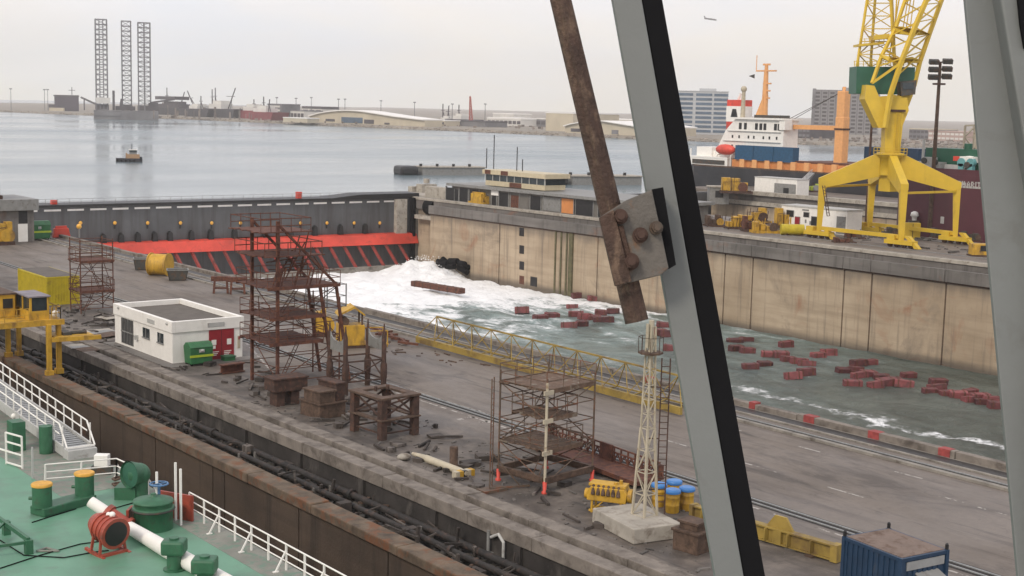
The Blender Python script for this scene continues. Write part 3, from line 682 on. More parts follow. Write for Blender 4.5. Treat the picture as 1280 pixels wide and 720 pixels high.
# ---- scaffold towers
def tower(name, label, c, w, d, h, rz, levels, mat, deck, ov=0.0, rail=True, mesh=1.0, braces=True, feet=None, group=None, decksel=None):
    t = thing(name, label, 'scaffold', c, rz, group); f = MB(); X, Y = w / 2, d / 2
    cs = [(-X, -Y), (X, -Y), (X, Y), (-X, Y)]
    for x, y in cs: f.cyl((x, y, .1), (x, y, h), .055, n=6)
    k = 0; z = .5
    while z < h:
        for i in range(4):
            a, bb = cs[i], cs[(i + 1) % 4]; f.cyl((*a, z), (*bb, z), .032, n=5)
        z += mesh
    part('frame', f, mat, t, local=True)
    if braces:
        f = MB(); zz = [.5] + levels
        for i in range(4):
            for k in range(len(zz) - 1):
                a, bb = cs[i], cs[(i + 1) % 4]
                if (i + k) % 2: a, bb = bb, a
                f.cyl((*a, zz[k]), (*bb, zz[k + 1]), .035, n=5)
        part('brace', f, mat, t, local=True)
    for k, z in enumerate(levels):
        x0, x1, y0, y1 = (decksel[k] if decksel else (-X - ov, X + ov, -Y - ov, Y + ov))
        f = MB(); n = max(2, int((y1 - y0) / .32))
        for q in range(n):
            yy = y0 + (y1 - y0) * q / n; f.box(x0 + random.uniform(-.15, .15), x1 + random.uniform(-.15, .15), yy + .01, yy + (y1 - y0) / n - .01, z, z + .07)
        f.box(x0, x1, y0 - .03, y0, z - .12, z + .12); f.box(x0, x1, y1, y1 + .03, z - .12, z + .12)
        pl = part('platform', f, deck, t, local=True)
        if rail:
            f = MB()
            pc = [(x0, y0), (x1, y0), (x1, y1), (x0, y1)]
            for i in range(4):
                a, bb = V((*pc[i], 0)), V((*pc[(i + 1) % 4], 0))
                for dz in (.55, 1.05): f.cyl(a + UZ * (z + dz), bb + UZ * (z + dz), .028, n=5)
                for s in range(3): q = a.lerp(bb, s / 3); f.cyl(q + UZ * z, q + UZ * (z + 1.08), .026, n=5)
            part('guard_rail', f, mat, pl, local=True)
    for k in range(len(levels)):
        z0 = ([0.1] + levels)[k]; z1 = levels[k]; s = 1 if k % 2 else -1; f = MB()
        for dy in (-.22, .22): f.cyl((s * X * .5, dy, z0), (-s * X * .15, dy, z1), .03, n=5)
        m = int((z1 - z0) / .3)
        for q in range(1, m): u = q / m; f.cyl((s * X * (.5 - .65 * u), -.22, z0 + (z1 - z0) * u), (s * X * (.5 - .65 * u), .22, z0 + (z1 - z0) * u), .022, n=5)
        part('ladder', f, mat, t, local=True)
    if feet:
        for x, y in cs:
            f = MB(); f.lathe([(.16, 0), (.16, .1), (.09, .14), (.12, .6), (.07, .65)], (x, y, 0), 10); part('foot', f, feet, t, local=True)
    return t
# left thin scaffold behind the yellow container
tower('scaffold_tower', 'thin brown scaffold tower standing alone left of the white hut', (47.9, 124.8, 0), 3.1, 2.6, 7.0, R(0), [2.1, 4.9], m_rust, m_rust, .1, True, .7)
# tall rust red staging in the middle
t = tower('staging_tower', 'tallest rust-red staging tower with sloping legs beside the white hut', (48.2, 86.5, 0), 5.0, 3.8, 6.2, 0, [3.2, 5.0, 7.15], m_rust, m_rust, 0, True, 1.0, True, None, None,
          [(-3.3, 1.0, -2.2, 2.2), (-3.3, 1.1, -2.2, 2.2), (-3.5, 2.3, -2.3, 2.4)])
f = MB()
for x, y in ((-2.5, -1.9), (-2.5, 1.9)): f.bar((x, y, 0), (x, y, 11.8), .2)
parts('mast', f, m_rust, t, local=True)
f = MB(); f.bar((-2.5, -1.9, 11.6), (2.1, -2.0, 7.2), .16); f.bar((-2.5, 1.9, 11.6), (2.1, 2.2, 7.2), .16); f.bar((2.1, -2, 7.3), (3.3, -2, 0), .18); f.bar((.8, -2, 7.2), (2.0, -2, 0), .18); f.bar((2.1, 2.2, 7.3), (3.3, 2.2, 0), .18)
parts('sloping_leg', f, m_rust, t, local=True)
for z, x0, x1 in ((9.3, -3.6, .9), (11.0, -3.9, .0)):
    f = MB(); n = 9
    for q in range(n): f.box(x0 + random.uniform(-.3, .2), x1 + random.uniform(-.3, .3), -2.1 + q * .5, -1.65 + q * .5, z, z + .08)
    pl = part('platform', f, m_rust, t, local=True)
    f = MB()
    for y in (-2.1, 2.4):
        for dz in (.5, 1): f.cyl((x0, y, z + dz), (x1, y, z + dz), .035, n=5)
        for k in range(6): x = x0 + (x1 - x0) * k / 5; f.cyl((x, y, z), (x, y, z + 1.05), .03, n=5)
    for x in (x0, x1): f.cyl((x, -2.1, z + 1), (x, 2.4, z + 1), .035, n=5)
    part('guard_rail', f, m_rust, pl, local=True)
f = MB()
for k in range(14): f.bar((random.uniform(-2.6, 2), random.uniform(-2, 2), random.uniform(7.2, 9)), (random.uniform(-2.6, 2), random.uniform(-2, 2), random.uniform(8, 11)), .07)
for k in range(10): a = random.uniform(-3, 1.5); f.bar((a, -2, 7.2), (a + .4, -2, 8.5), .08)
part('cross_bars', f, m_rust, t, local=True)
f = MB(); f.box(2.4, 4.0, -.3, 2.8, 5.2, 5.26)
for x, y in ((2.4, -.3), (4.0, -.3), (4.0, 2.8), (2.4, 2.8)): f.bar((x, y, 5.2), (x, y, 6.9), .07)
for z in (6.0, 6.85):
    f.bar((2.4, -.3, z), (4.0, -.3, z), .05); f.bar((4.0, -.3, z), (4.0, 2.8, z), .05); f.bar((2.4, 2.8, z), (4.0, 2.8, z), .05)
part('side_basket', f, m_grey, t, local=True)
# centre scaffold
m_sc = M('scaffold_steel', (.12, .085, .06), .7, .1, var=.3, col2=(.16, .06, .03), thr=(.5, .6), scale2=3)
m_plank = M('brown_planks', (.12, .075, .05), .9, var=.35, scale=3, col2=(.2, .17, .13), thr=(.55, .65))
t = tower('scaffold_tower', 'scaffold tower with one white post and red feet beside the yellow lattice boom', (46.4, 55.8, 0), 3.8, 3.4, 6.1, R(8), [2.2, 3.9, 5.4], m_sc, m_plank, 0, True, 1.0, True, m_redsteel, None,
          [(-1.9, 1.0, -1.7, 1.7), (-1.9, .5, -1.7, .8), (-1.95, 1.95, -1.7, 1.7)])
f = MB(); f.cyl((-1.9, -1.7, .6), (-1.9, -1.7, 5.9), .075, n=8)
for z in (2.2, 3.9, 5.4): f.box(-2.2, -1.5, -1.82, -1.72, z - .15, z + .08)
part('white_post', f, m_cream, t, local=True)
f = MB()
for s, y in ((-1, -1.7), (1, 1.7)): f.box(-1.95, 1.95, y - .1, y + .1, .55, .85)
for x in (-1.9, 1.9): f.box(x - .1, x + .1, -1.6, 1.6, .55, .85)
part('chassis', f, m_brown, t, local=True)
p0, p1 = gz(612, 614), gz(627, 596); t = thing('leaning_ladder', 'tall thin dark ladder standing left of the centre scaffold tower', 'ladder', p0)
f = MB(); d = (p1 - p0).normalized() * .55
for q in (p0, p0 + d): f.cyl(q + UZ * .1, q + UZ * 6.0, .035, n=6)
for k in range(19): z = .4 + k * .3; f.cyl(p0 + UZ * z, p0 + d + UZ * z, .016, n=5)
part('rails', f, m_sc, t); f = MB(); f.bar(p0 + UZ * .12, p0 + V((2.2, -.6, .12)), .1); f.bar(p0 + d + UZ * 1.9, p0 + V((1.8, -.2, .12)), .07); f.box(p0.x - .6, p0.x + .9, p0.y - .4, p0.y + .4, 0, .14); part('base', f, m_sc, t)

# ---- stand with four dark posts and grey saddle plates
c = V((50.2, 81.4, 0)); t = thing('saddle_stand', 'stand of four dark posts holding grey curved saddle plates', 'stand', c, R(-4))
cs = [(-1.5, -1.2), (1.5, -1.2), (1.5, 1.2), (-1.5, 1.2)]
for x, y in cs:
    f = MB(); f.lathe([(.2, 0), (.2, .9), (.24, 1.0), (.24, 1.9), (.17, 2.1), (.16, 4.0), (.08, 4.3), (.04, 4.8)], (x, y, 0), 10); part('post', f, m_drust, t, local=True)
f = MB()
for z in (.9, 2.3):
    for i in range(4): f.bar((*cs[i], z), (*cs[(i + 1) % 4], z), .1)
for i in range(4): f.bar((*cs[i], .9), (*cs[(i + 1) % 4], 2.3), .07)
part('brace', f, m_drust, t, local=True)
for x in (-1.5, 1.5):
    f = MB(); poly = [(x - .05, -1.2, 2.9), (x - .05, 1.2, 2.9), (x - .05, 1.2, 4.2)] + [(x - .05, 1.0 * math.cos(a * math.pi / 8), 4.1 - .5 * math.sin(a * math.pi / 8)) for a in range(9)] + [(x - .05, -1.2, 4.2)]
    f.prism(poly, (.1, 0, 0)); part('saddle_plate', f, m_grey, t, local=True)
# ---- square rusty trestle frame
c = V((45.0, 69.7, 0)); t = thing('trestle_frame', 'square rusty box trestle with cross braces and open top', 'trestle', c, R(3))
cs = [(-1.2, -1.45), (1.2, -1.45), (1.2, 1.45), (-1.2, 1.45)]
for x, y in cs: f = MB(); f.box(x - .22, x + .22, y - .22, y + .22, 0, 2.45); part('leg', f, m_drust, t, local=True, bevel=.03)
for z, w, th in ((2.45, .62, .14), (1.15, .42, .1)):
    f = MB(); X, Y = 1.5, 1.75
    f.box(-X, X, -Y, -Y + w, z, z + th); f.box(-X, X, Y - w, Y, z, z + th); f.box(-X, -X + w, -Y + w, Y - w, z, z + th); f.box(X - w, X, -Y + w, Y - w, z, z + th)
    part('ring_plate', f, m_brown, t, local=True, bevel=.015)
f = MB()
for i in range(4):
    a, b2 = cs[i], cs[(i + 1) % 4]; f.bar((*a, 1.3), (*b2, 2.4), .1); f.bar((*b2, 1.3), (*a, 2.4), .1); f.bar((*a, .35), (*b2, .35), .09)
for x in (-.5, .4): f.box(x, x + .1, .2, .4, 2.59, 2.9)
part('brace', f, m_drust, t, local=True)
# ---- rusty blocks
def blocks(label, c, rz, boxes, mat):
    t = thing('keel_block', label, 'block', c, rz)
    for i, (x0, x1, y0, y1, z0, z1) in enumerate(boxes):
        f = MB(); f.box(x0, x1, y0, y1, z0, z1); f.box(x0 - .08, x1 + .08, y0 - .08, y1 + .08, z1, z1 + .12); part('tier', f, mat[i % len(mat)], t, local=True, bevel=.02)
blocks('stepped rusty brown block stack in front of the saddle stand', (44.3, 75.8, 0), R(5), [(-1, 1, -1, 1.2, 0, .9), (-1, .2, -1, .8, 1.02, 1.7), (.32, 1, -.9, 1.1, 1.02, 2.1)], (m_brown, m_brown, m_drust))
blocks('dark rusty block on two stub legs left of the brown block stack', (43.8, 80.0, 0), R(0), [(-.9, -.3, -.5, .5, 0, .9), (.2, .8, -.5, .5, 0, .9), (-1.2, 1.3, -.7, .7, 1.02, 1.8)], (m_drust,))
blocks('rusty square block half hidden behind the grey window mullion', (44.6, 42.9, 0), R(8), [(-.6, .6, -.7, .7, 0, .9), (-.4, .4, -.5, .5, 1.02, 1.3)], (m_brown,))
p = gz(567, 583); t = thing('pipe_stub', 'short rusty pipe stub standing upright on the dirty strip', 'pipe stub', p)
f = MB(); f.lathe([(.32, 0), (.32, .08), (.24, .1), (.24, 1.1), (.2, 1.15)], p, 12); part('tube', f, m_brown, t)
f = MB(); f.box(p.x + .2, p.x + .7, p.y - .6, p.y - .1, 0, .12); part('pale_foot', f, m_lconc, t)
# white-wrapped tube lying by the kerb
t = thing('wrapped_tube', 'long pale wrapped tube lying beside the kerb near the pipe stub', 'tube', gz(550, 580))
a, bq = gz(516, 567, .2), gz(583, 592, .2); f = MB(); f.cyl(a, a.lerp(bq, .25), .1, .2); f.cyl(a.lerp(bq, .25), a.lerp(bq, .9), .22, .2, 10); f.cyl(a.lerp(bq, .9), bq, .2, .12); part('tube', f, m_cream, t)
f = MB(); c = gz(505, 571, .2); f.ball(c, .35, 10, 6, (1.3, .9, .6)); part('bundle', f, m_lconc, t)
t = thing('striped_trestle', 'low black and yellow striped block at the end of the wrapped tube', 'barrier', gz(576, 597))
p = gz(576, 596)
for k in range(5): f = MB(); f.box(p.x - .45 + k * .25, p.x - .2 + k * .25, p.y - .2, p.y + .2, 0, .35); part('stripe', f, (m_cream, m_yellow, m_dark)[k % 3], t)
# ---- yellow lattice boom lying along the pier edge
t = thing('lattice_boom', 'long yellow lattice boom lying along the edge of the flooded dock', 'boom', (64, 80, 0))
P0, P1 = V((64.6, 95.2, .35)), V((63.9, 63.0, .35)); dv = (P1 - P0); n = 12
f = MB(); f.bar(P0 + UZ * .02, P1 + UZ * .02, .2, .5); part('base_girder', f, m_dirty, t)
f = MB(); a0, a1 = P0 + V((1.9, -.5, .0)), P1 + V((1.9, .8, .0)); f.bar(a0, a1, .11); part('far_chord', f, m_dirty, t)
f = MB(); tp = lambda u: P0.lerp(P1, u) + V((.95, 0, 2.1))
f.bar(tp(.05), tp(.97), .12); part('top_chord', f, m_dirty, t)
f = MB()
for k in range(n):
    u = k / n; u2 = (k + 1) / n; um = (u + u2) / 2; um = max(.05, min(.97, um))
    for q in (P0.lerp(P1, u), P0.lerp(P1, u2)): f.bar(q + UZ * .25, tp(um), .065)
    for q in (a0.lerp(a1, u), a0.lerp(a1, u2)): f.bar(q, tp(um), .06)
    f.bar(P0.lerp(P1, u), a0.lerp(a1, u), .08)
part('lacing', f, m_dirty, t)
# yellow machine on the far edge behind the staging
c = gz(437, 433); t = thing('yellow_winch', 'yellow winch machine with a sloping yellow hood behind the saddle stand', 'winch', c, FACE + .3)
f = MB(); f.box(-1.0, 1.1, -.9, .9, .2, 1.9); part('body', f, m_yellow, t, local=True, bevel=.05)
f = MB(); f.prism([(-1.0, -1, 2.9), (.2, -1, 3.5), (1.1, -1, 2.8), (1.1, -1, 2.65), (.2, -1, 3.3), (-1.1, -1, 2.7)], (0, 2, 0)); part('hood', f, m_yellow, t, local=True)
f = MB()
for x in (-.8, .9):
    for y in (-.7, .7): f.bar((x, y, 1.9), (x, y, 2.9), .14)
f.cyl((-.5, -.7, 2.2), (-.5, .7, 2.2), .35); parts('hood_post', f, m_brown, t, local=True)
f = MB(); f.box(-1.1, 1.2, -1, 1, 0, .2); part('base_frame', f, m_drust, t, local=True)
f = MB()
for x in (1.4, 3.0):
    f.bar((x, -.9, .05), (x, -.9, 1.4), .08); f.bar((x, .9, .05), (x, .9, 1.4), .08)
f.bar((1.2, -.9, 1.4), (3.0, -.9, 1.4), .08); f.bar((1.2, .9, 1.4), (3.0, .9, 1.4), .08); f.box(1.1, 3.1, -1, 1, .25, .32); part('side_platform', f, m_yellow, t, local=True)
junk('yellow_cabinet', 'small narrow yellow machine just left of the hooded yellow winch', 'machine', gz(404, 420), 1.4, 1.2, 2.6, (m_drust, m_yellow, m_yellow), 3, FACE)
t = thing('scrap_heap', 'heap of dark red scrap bars right of the hooded yellow winch', 'scrap', gz(487, 418))
for k in range(9): f = MB(); p = gz(470 + k * 5, 412 + k * 2.2, .15 + .05 * (k % 3)); a = random.uniform(0, 3); f.bar(p - V((math.cos(a), math.sin(a), 0)) * .9, p + V((math.cos(a), math.sin(a), .1)) * .9, .18); part('bar', f, m_rust, t)
# ---- rusty trestles near the pier edge
def saw(label, c):
    t = thing('steel_trestle', label, 'trestle', c, FACE + .2)
    for x in (-.6, .6):
        for y in (-.5, .5): f = MB(); f.bar((x * 1.2, y, 0), (x, y * .4, 1.5), .22); part('leg', f, m_rust, t, local=True)
    f = MB(); f.box(-1.0, 1.0, -.3, .3, 1.25, 1.75); f.box(-.7, .7, -.35, .35, .45, .6); part('top_beam', f, m_rust, t, local=True)
saw('left one of two rusty trestles standing near the dock edge', gz(276, 366)); saw('right one of two rusty trestles standing near the dock edge', gz(297, 367))
# ---- drum and skips
c = gz(200, 344, .0); t = thing('cable_drum', 'fat yellow drum lying on its side between two dark skips', 'drum', c)
ax = (E1 * .95 + E2 * -.2).normalized(); q = c + UZ * 1.25; f = MB(); f.cyl(q - ax * 1.0, q + ax * 1.0, 1.2, n=24); part('barrel', f, m_yellow, t)
f = MB()
for s in (-1, 1): f.cyl(q + ax * (s * 1.0), q + ax * (s * 1.12), 1.32, n=24)
parts('rim', f, m_yellow, t)
def skip(label, c, w, d, h):
    t = thing('open_skip', label, 'skip', c, FACE + .25)
    f = MB(); X, Y = w / 2, d / 2
    for s in (-1, 1):
        f.prism([(-X, s * Y, h), (X, s * Y, h), (X * .8, s * Y, .1), (-X * .8, s * Y, .1)], (0, -s * .08, 0)); f.prism([(s * X, -Y, h), (s * X, Y, h), (s * X * .8, Y, .1), (s * X * .8, -Y, .1)], (-s * .08, 0, 0))
    f.box(-X * .8, X * .8, -Y, Y, .05, .14); part('tub', f, m_dark2, t, local=True)
    f = MB(); f.box(-X - .05, X + .05, -Y - .06, -Y + .04, h - .02, h + .1); f.box(-X - .05, X + .05, Y - .04, Y + .06, h - .02, h + .1); f.box(-X - .05, -X + .06, -Y, Y, h - .02, h + .09); f.box(X - .06, X + .05, -Y, Y, h - .02, h + .09); part('rim', f, m_grey, t, local=True)
m_dark2 = M('dark_skip_paint', (.05, .05, .045), .7, var=.3, col2=(.1, .055, .03), thr=(.5, .65))
skip('dark open skip right of the yellow drum', gz(222, 350), 2.3, 1.5, 1.15); skip('brownish dark skip left of the yellow drum', gz(178, 337), 2.0, 1.5, 1.3)
# small things on the far pier
t = thing('red_barrier', 'small red water barrier at the far left pier edge', 'barrier', gz(76, 297)); p = gz(76, 297)
f = MB(); f.prism([p + V((-1.3, -.5, 0)), p + V((1.3, -.5, 0)), p + V((1.0, -.5, 1.4)), p + V((-1.0, -.5, 1.4))], (0, .7, 0)); part('body', f, m_redsteel, t, bevel=.1); f = MB(); f.box(p.x - .8, p.x + .8, p.y - .3, p.y, 1.4, 1.7); part('top', f, m_redsteel, t)
t = thing('marker_post', 'small orange marker lamp on a post at the far left pier edge', 'lamp', gz(99, 297)); p = gz(99, 297)
f = MB(); f.cyl(p, p + UZ * 1.8, .12); part('post', f, m_grey, t); f = MB(); f.ball(p + UZ * 1.6, .38, 10, 7); part('lamp', f, m_lamp, t)
# ---- low dark red trolley frame behind the centre scaffold
t = thing('trolley_frame', 'low dark red trolley truss lying behind the yellow engine', 'truss', (49.8, 56, 0))
A0, A1 = gz(660, 560), gz(795, 612); dvec = (A1 - A0); u = dvec.normalized(); nn = V((-u.y, u.x, 0)); Lr = dvec.length
f = MB(); f.obox(A0.lerp(A1, .5) + nn * .8 + UZ * .3, u * Lr / 2, nn * .9, UZ * .12); part('bed', f, m_rust, t)
f = MB()
for z in (.45, .95, 1.25): f.bar(A0 + nn * 1.6 + UZ * z, A1 + nn * 1.6 + UZ * z, .08)
k = 0
while k * .62 < Lr:
    p = A0 + u * (k * .62) + nn * 1.6; f.bar(p + UZ * .3, p + UZ * 1.25, .08)
    f.bar(p + UZ * .45, p + u * .31 + UZ * .95, .06); f.bar(p + u * .62 + UZ * .45, p + u * .31 + UZ * .95, .06); k += 1
part('side_truss', f, m_rust, t)
f = MB(); p = A0.lerp(A1, .55) + nn * 1.5; f.obox(p + UZ * .85, u * .55, nn * .06, UZ * .5); f.obox(A0.lerp(A1, .02) + nn * 1.5 + UZ * .9, u * .12, nn * .2, UZ * .5); f.obox(A1 + nn * 1.5 + UZ * .75, u * .15, nn * .25, UZ * .4); parts('side_plate', f, m_rust, t)
f = MB()
for k in (0.1, .5, .9):
    p = A0.lerp(A1, k); f.cyl(p - nn * .05 + UZ * .18, p + nn * .1 + UZ * .18, .18, n=12)
parts('wheel', f, m_drust, t)
# ---- yellow engine
c = gz(760, 640); t = thing('engine_block', 'yellow diesel engine block on a small yellow stand', 'engine', c, FACE - .35)
f = MB(); f.prism([(-1.0, -.45, .62), (1.0, -.45, .62), (1.05, -.45, 1.1), (.9, -.45, 1.35), (-.8, -.45, 1.35), (-1.05, -.45, 1.05)], (0, .9, 0)); part('crankcase', f, m_yellow, t, local=True, bevel=.04)
f = MB()
for k in range(6): f.cyl((-.68 + k * .26, -.5, .95), (-.68 + k * .26, -.3, 1.42), .1, n=10)
parts('cylinder', f, m_brown, t, local=True)
f = MB(); f.box(-.95, .95, -.38, .4, 1.35, 1.5); f.cyl((.6, .1, 1.5), (.6, .1, 1.68), .09); f.cyl((.4, -.1, 1.5), (.4, -.1, 1.6), .1); part('cover', f, m_yellow, t, local=True, bevel=.03)
f = MB(); f.cyl((1.05, 0, .95), (1.25, 0, .95), .36, n=16); f.cyl((-1.2, 0, .85), (-1.02, 0, .85), .26, n=14); parts('flywheel', f, m_yellow, t, local=True)
f = MB()
for x in (-.75, .75):
    for y in (-.35, .35): f.bar((x, y, 0), (x, y, .62), .1)
f.bar((-.9, -.35, .1), (.9, -.35, .1), .1); f.bar((-.9, .35, .1), (.9, .35, .1), .1); f.bar((-.75, -.35, .1), (-.2, -.35, .6), .06); part('stand', f, m_yellow, t, local=True)
# ---- concrete foot with cream lattice mast
qs = [gz(747, 655, .75), gz(808, 686, .75), gz(852, 666, .75), gz(787, 640, .75)]
qs = [V((42.75, 44.9, .75)), V((45.35, 44.35, .75)), V((46.1, 48.0, .75)), V((43.45, 48.6, .75))]
mc = (qs[0] + qs[1] + qs[2] + qs[3]) / 4
t = thing('lattice_mast', 'cream lattice mast with side ladder on a concrete foot', 'mast', (mc.x, mc.y, 0))
f = MB(); f.prism([(q.x, q.y, 0.02) for q in qs], (0, 0, .73)); part('concrete_foot', f, m_lconc, t, bevel=.05)
f = MB(); HM = 9.9; bt = []; tp_ = []; md = []; mx_, my_ = mc.x + .4, mc.y - .1
for sx, sy in ((-1, -1), (1, -1), (1, 1), (-1, 1)):
    bt.append((mx_ + sx * .42, my_ + sy * .42, .75)); md.append((mx_ + sx * .23, my_ + sy * .23, 5)); tp_.append((mx_ + sx * .14, my_ + sy * .14, HM))
f.lattice(bt, md, 4, .1, .04); f.lattice(md, tp_, 7, .07, .03); part('lattice', f, m_cream, t)
f = MB(); f.cyl((mx_, my_, HM - 2), (mx_, my_, HM + .3), .13, n=10); f.cyl((mx_ - .25, my_, HM - 1), (mx_ - .25, my_, HM + .15), .08, n=8); part('head', f, m_cream, t)
f = MB(); c8 = [(mx_ + .58 * math.cos(k * math.pi / 4), my_ + .58 * math.sin(k * math.pi / 4), HM - 1.3) for k in range(8)]; f.prism(c8, (0, 0, .1)); part('platform', f, m_brown, t)
f = MB()
for k in range(8):
    a = V(c8[k]); f.bar(a, a + UZ * .8, .022); f.bar(a + UZ * .8, V(c8[(k + 1) % 8]) + UZ * .8, .022)
part('guard_rail', f, m_drust, t)
f = MB(); e = E1 * .85; lb = V((mx_, my_, 0)) + E1 * .75
for s in (-.2, .2): f.bar(lb + E1 * s + UZ * .8, lb + E1 * s + UZ * 8.4, .045)
for k in range(24): z = 1.1 + k * .3; f.bar(lb - E1 * .2 + UZ * z, lb + E1 * .2 + UZ * z, .035)
for z in (2, 4.5, 7): f.bar(lb - E1 * .7 + UZ * z, lb - E1 * .2 + UZ * z, .05)
part('ladder', f, m_drust, t)
# ---- four blue lidded drums
d0 = None
for px_, py_, lab in ((823, 632, 'leftmost of the four blue-lidded yellow drums'), (840, 640, 'nearest of the four blue-lidded yellow drums'), (858, 637, 'rightmost of the four blue-lidded yellow drums'), (842, 628, 'rear one of the four blue-lidded yellow drums')):
    p = gz(px_, py_)
    if d0 is None:
        d0 = thing('lidded_drum', lab, 'drum', p, 0, 'blue lidded drums beside the mast')
        f = MB(); f.lathe([(.33, 0), (.35, .05), (.35, .35), (.37, .38), (.35, .41), (.35, .75), (.37, .78), (.35, .81), (.34, 1.05)], (0, 0, 0), 18); part('barrel', f, m_yellow, d0, local=True)
        f = MB(); f.lathe([(.41, 1.0), (.42, 1.08), (.4, 1.16), (.3, 1.2)], (0, 0, 0), 18); part('lid', f, m_bluebright, d0, local=True)
    else: dup(d0, p, random.random(), lab)
# ---- yellow spreader beam on the ground, behind the mullion
t = thing('spreader_beam', 'yellow lifting beam with triangular lug beside the blue site cabin', 'beam', (48.6, 41, 0))
a, bq = V((47.9, 46.2, .45)), V((48.75, 37.9, .45)); d = (bq - a).normalized(); f = MB()
f.bar(a, bq, .1, .62); f.bar(a + UZ * .33, bq + UZ * .33, .42, .07); f.bar(a - UZ * .33, bq - UZ * .33, .42, .07); part('girder', f, m_dirty, t)
m_ = a.lerp(bq, .62); f = MB(); f.prism([m_ - d * .75 + UZ * .36, m_ + d * .75 + UZ * .36, m_ + d * .3 + UZ * .95, m_ - d * .3 + UZ * .95], V((.12, 0, 0))); f.box(m_.x - .2, m_.x - .05, m_.y - .25, m_.y + .25, .1, .75); part('lifting_lug', f, m_dirty, t)
f = MB(); f.bar(bq - d * .25, bq + d * .1, .5, .8); f.bar(a, a + d * .2, .5, .8)
for k in range(6): q = a.lerp(bq, .1 + k * .15); f.bar(q - UZ * .3 - V((.18, 0, 0)), q + UZ * .3 - V((.18, 0, 0)), .06, .3)
part('end_plate', f, m_dirty, t)
f = MB()
for k in (.1, .85): q = a.lerp(bq, k); f.box(q.x - .4, q.x + .4, q.y - .2, q.y + .2, 0, .1)
parts('packing', f, m_brown, t)

# ---- guard house at the far left of the pier
t = thing('guard_house', 'squat grey concrete guard house with white door and roof cabin', 'building', (60, 195, 0))
a, c_ = gz(43, 302), gz(-30, 306); gy0 = a.y; gx1 = a.x
f = MB(); f.box(gx1 - 14, gx1, gy0, gy0 + 9, 0, 4.4); part('wall', f, m_grey2 if 'm_grey2' in globals() else m_band, t)
f = MB(); f.box(gx1 - 14.6, gx1 + .5, gy0 - .6, gy0 + 9.5, 4.4, 5.9); part('roof', f, m_grey, t)
f = MB(); f.box(gx1 - 2.2, gx1 - .9, gy0 - .05, gy0 + .1, .05, 2.5); part('door', f, m_white, t)
f = MB(); f.box(gx1 - 2.1, gx1 - .9, gy0 - .03, gy0 + .1, 2.6, 4.3); part('opening', f, m_dark, t)
for x in (gx1 - 5.2, gx1 - 9): 
    f = MB(); f.box(x, x + 1.1, gy0 - .03, gy0 + .1, 1.2, 2.3); w = part('window', f, m_dark, t); f = MB(); f.box(x + .15, x + .95, gy0 - .06, gy0, 1.3, 2.0); part('pane', f, m_lgrey, w)
f = MB(); f.box(gx1 - 9, gx1 - 4.2, gy0 + 1, gy0 + 6, 6.4, 9.2); f.box(gx1 - 9.3, gx1 - 3.9, gy0 + .8, gy0 + 6.3, 5.9, 6.4); cb = part('roof_cabin', f, m_drust, t)
f = MB(); f.box(gx1 - 7.4, gx1 - 6, gy0 + .95, gy0 + 1.1, 7.3, 8.7); part('pane', f, m_white, cb)
junk('yellow_machine', 'yellow machine cut by the left picture edge at the guard house', 'machine', gz(2, 306), 3, 2, 3.2, (m_drust, m_yellow, m_yellow), 3)

# ---- yellow travelling carriage astride the gallery
t = thing('dock_carriage', 'yellow travelling dockside carriage with cabins on tall legs at the left edge', 'dock carriage', (34, 100, 0))
f = MB(); zb = 3.55
f.box(30.5, 35.6, 98.6, 112, zb, zb + .3); f.box(34.9, 37.7, 98.0, 100.2, 2.35, 2.62); f.bar((34.6, 98.0, 2.45), (38.1, 97.6, 2.45), .2, .32); f.bar((35.4, 98.8, 2.5), (35.4, 98.8, zb), .2); f.bar((30.5, 98.5, zb + .1), (35.7, 98.5, zb + .1), .14, .4); part('platform', f, m_yellow, t)
for x, y in ((34.5, 98.4), (35.4, 98.9), (34.4, 107.2), (35.3, 107.4)):
    f = MB(); f.box(x - .17, x + .17, y - .17, y + .17, -.2, zb); f.box(x - .28, x + .28, y - .24, y + .24, -.25, .15); part('leg', f, m_yellow, t, bevel=.03)
f = MB(); cx0, cx1, cy0, cy1 = 33.35, 34.75, 98.9, 102.2; zc = zb + .3
f.box(cx0, cx1, cy0, cy1, zc, zc + .65)
for x in (cx0 + .07, cx1 - .07):
    for y in (cy0 + .07, cy1 - .07, (cy0 + cy1) / 2): f.box(x - .07, x + .07, y - .07, y + .07, zc + .65, zc + 1.65)
cb = part('operator_cabin', f, m_yellow, t)
f = MB(); f.box(cx0 + .06, cx1 - .06, cy0 + .06, cy1 - .06, zc + .65, zc + 1.62); part('window', f, m_glass, cb)
f = MB(); f.box(cx0 - .1, cx1 + .1, cy0 - .1, cy1 + .1, zc + 1.65, zc + 1.75); part('roof', f, M('lilac_grey_roof', (.2, .18, .2), .7, var=.2), cb)
f = MB(); f.box(31.6, 33.0, 101.0, 106.5, zc, zc + 1.7); cb = part('engine_house', f, m_yellow, t, bevel=.04)
f = MB(); f.box(31.5, 33.1, 100.9, 106.6, zc + 1.7, zc + 1.8); part('roof', f, m_brown, cb)
f = MB(); f.box(32.1, 32.8, 100.95, 100.99, zc + .7, zc + 1.4); f.box(33.0, 33.04, 102, 103.6, zc + .6, zc + 1.4); parts('opening', f, m_dark, cb)
f = MB(); f.box(30.9, 32.6, 107.5, 111, zc, zc + 2.0); part('rear_house', f, m_yellow, t, bevel=.04)
f = MB()
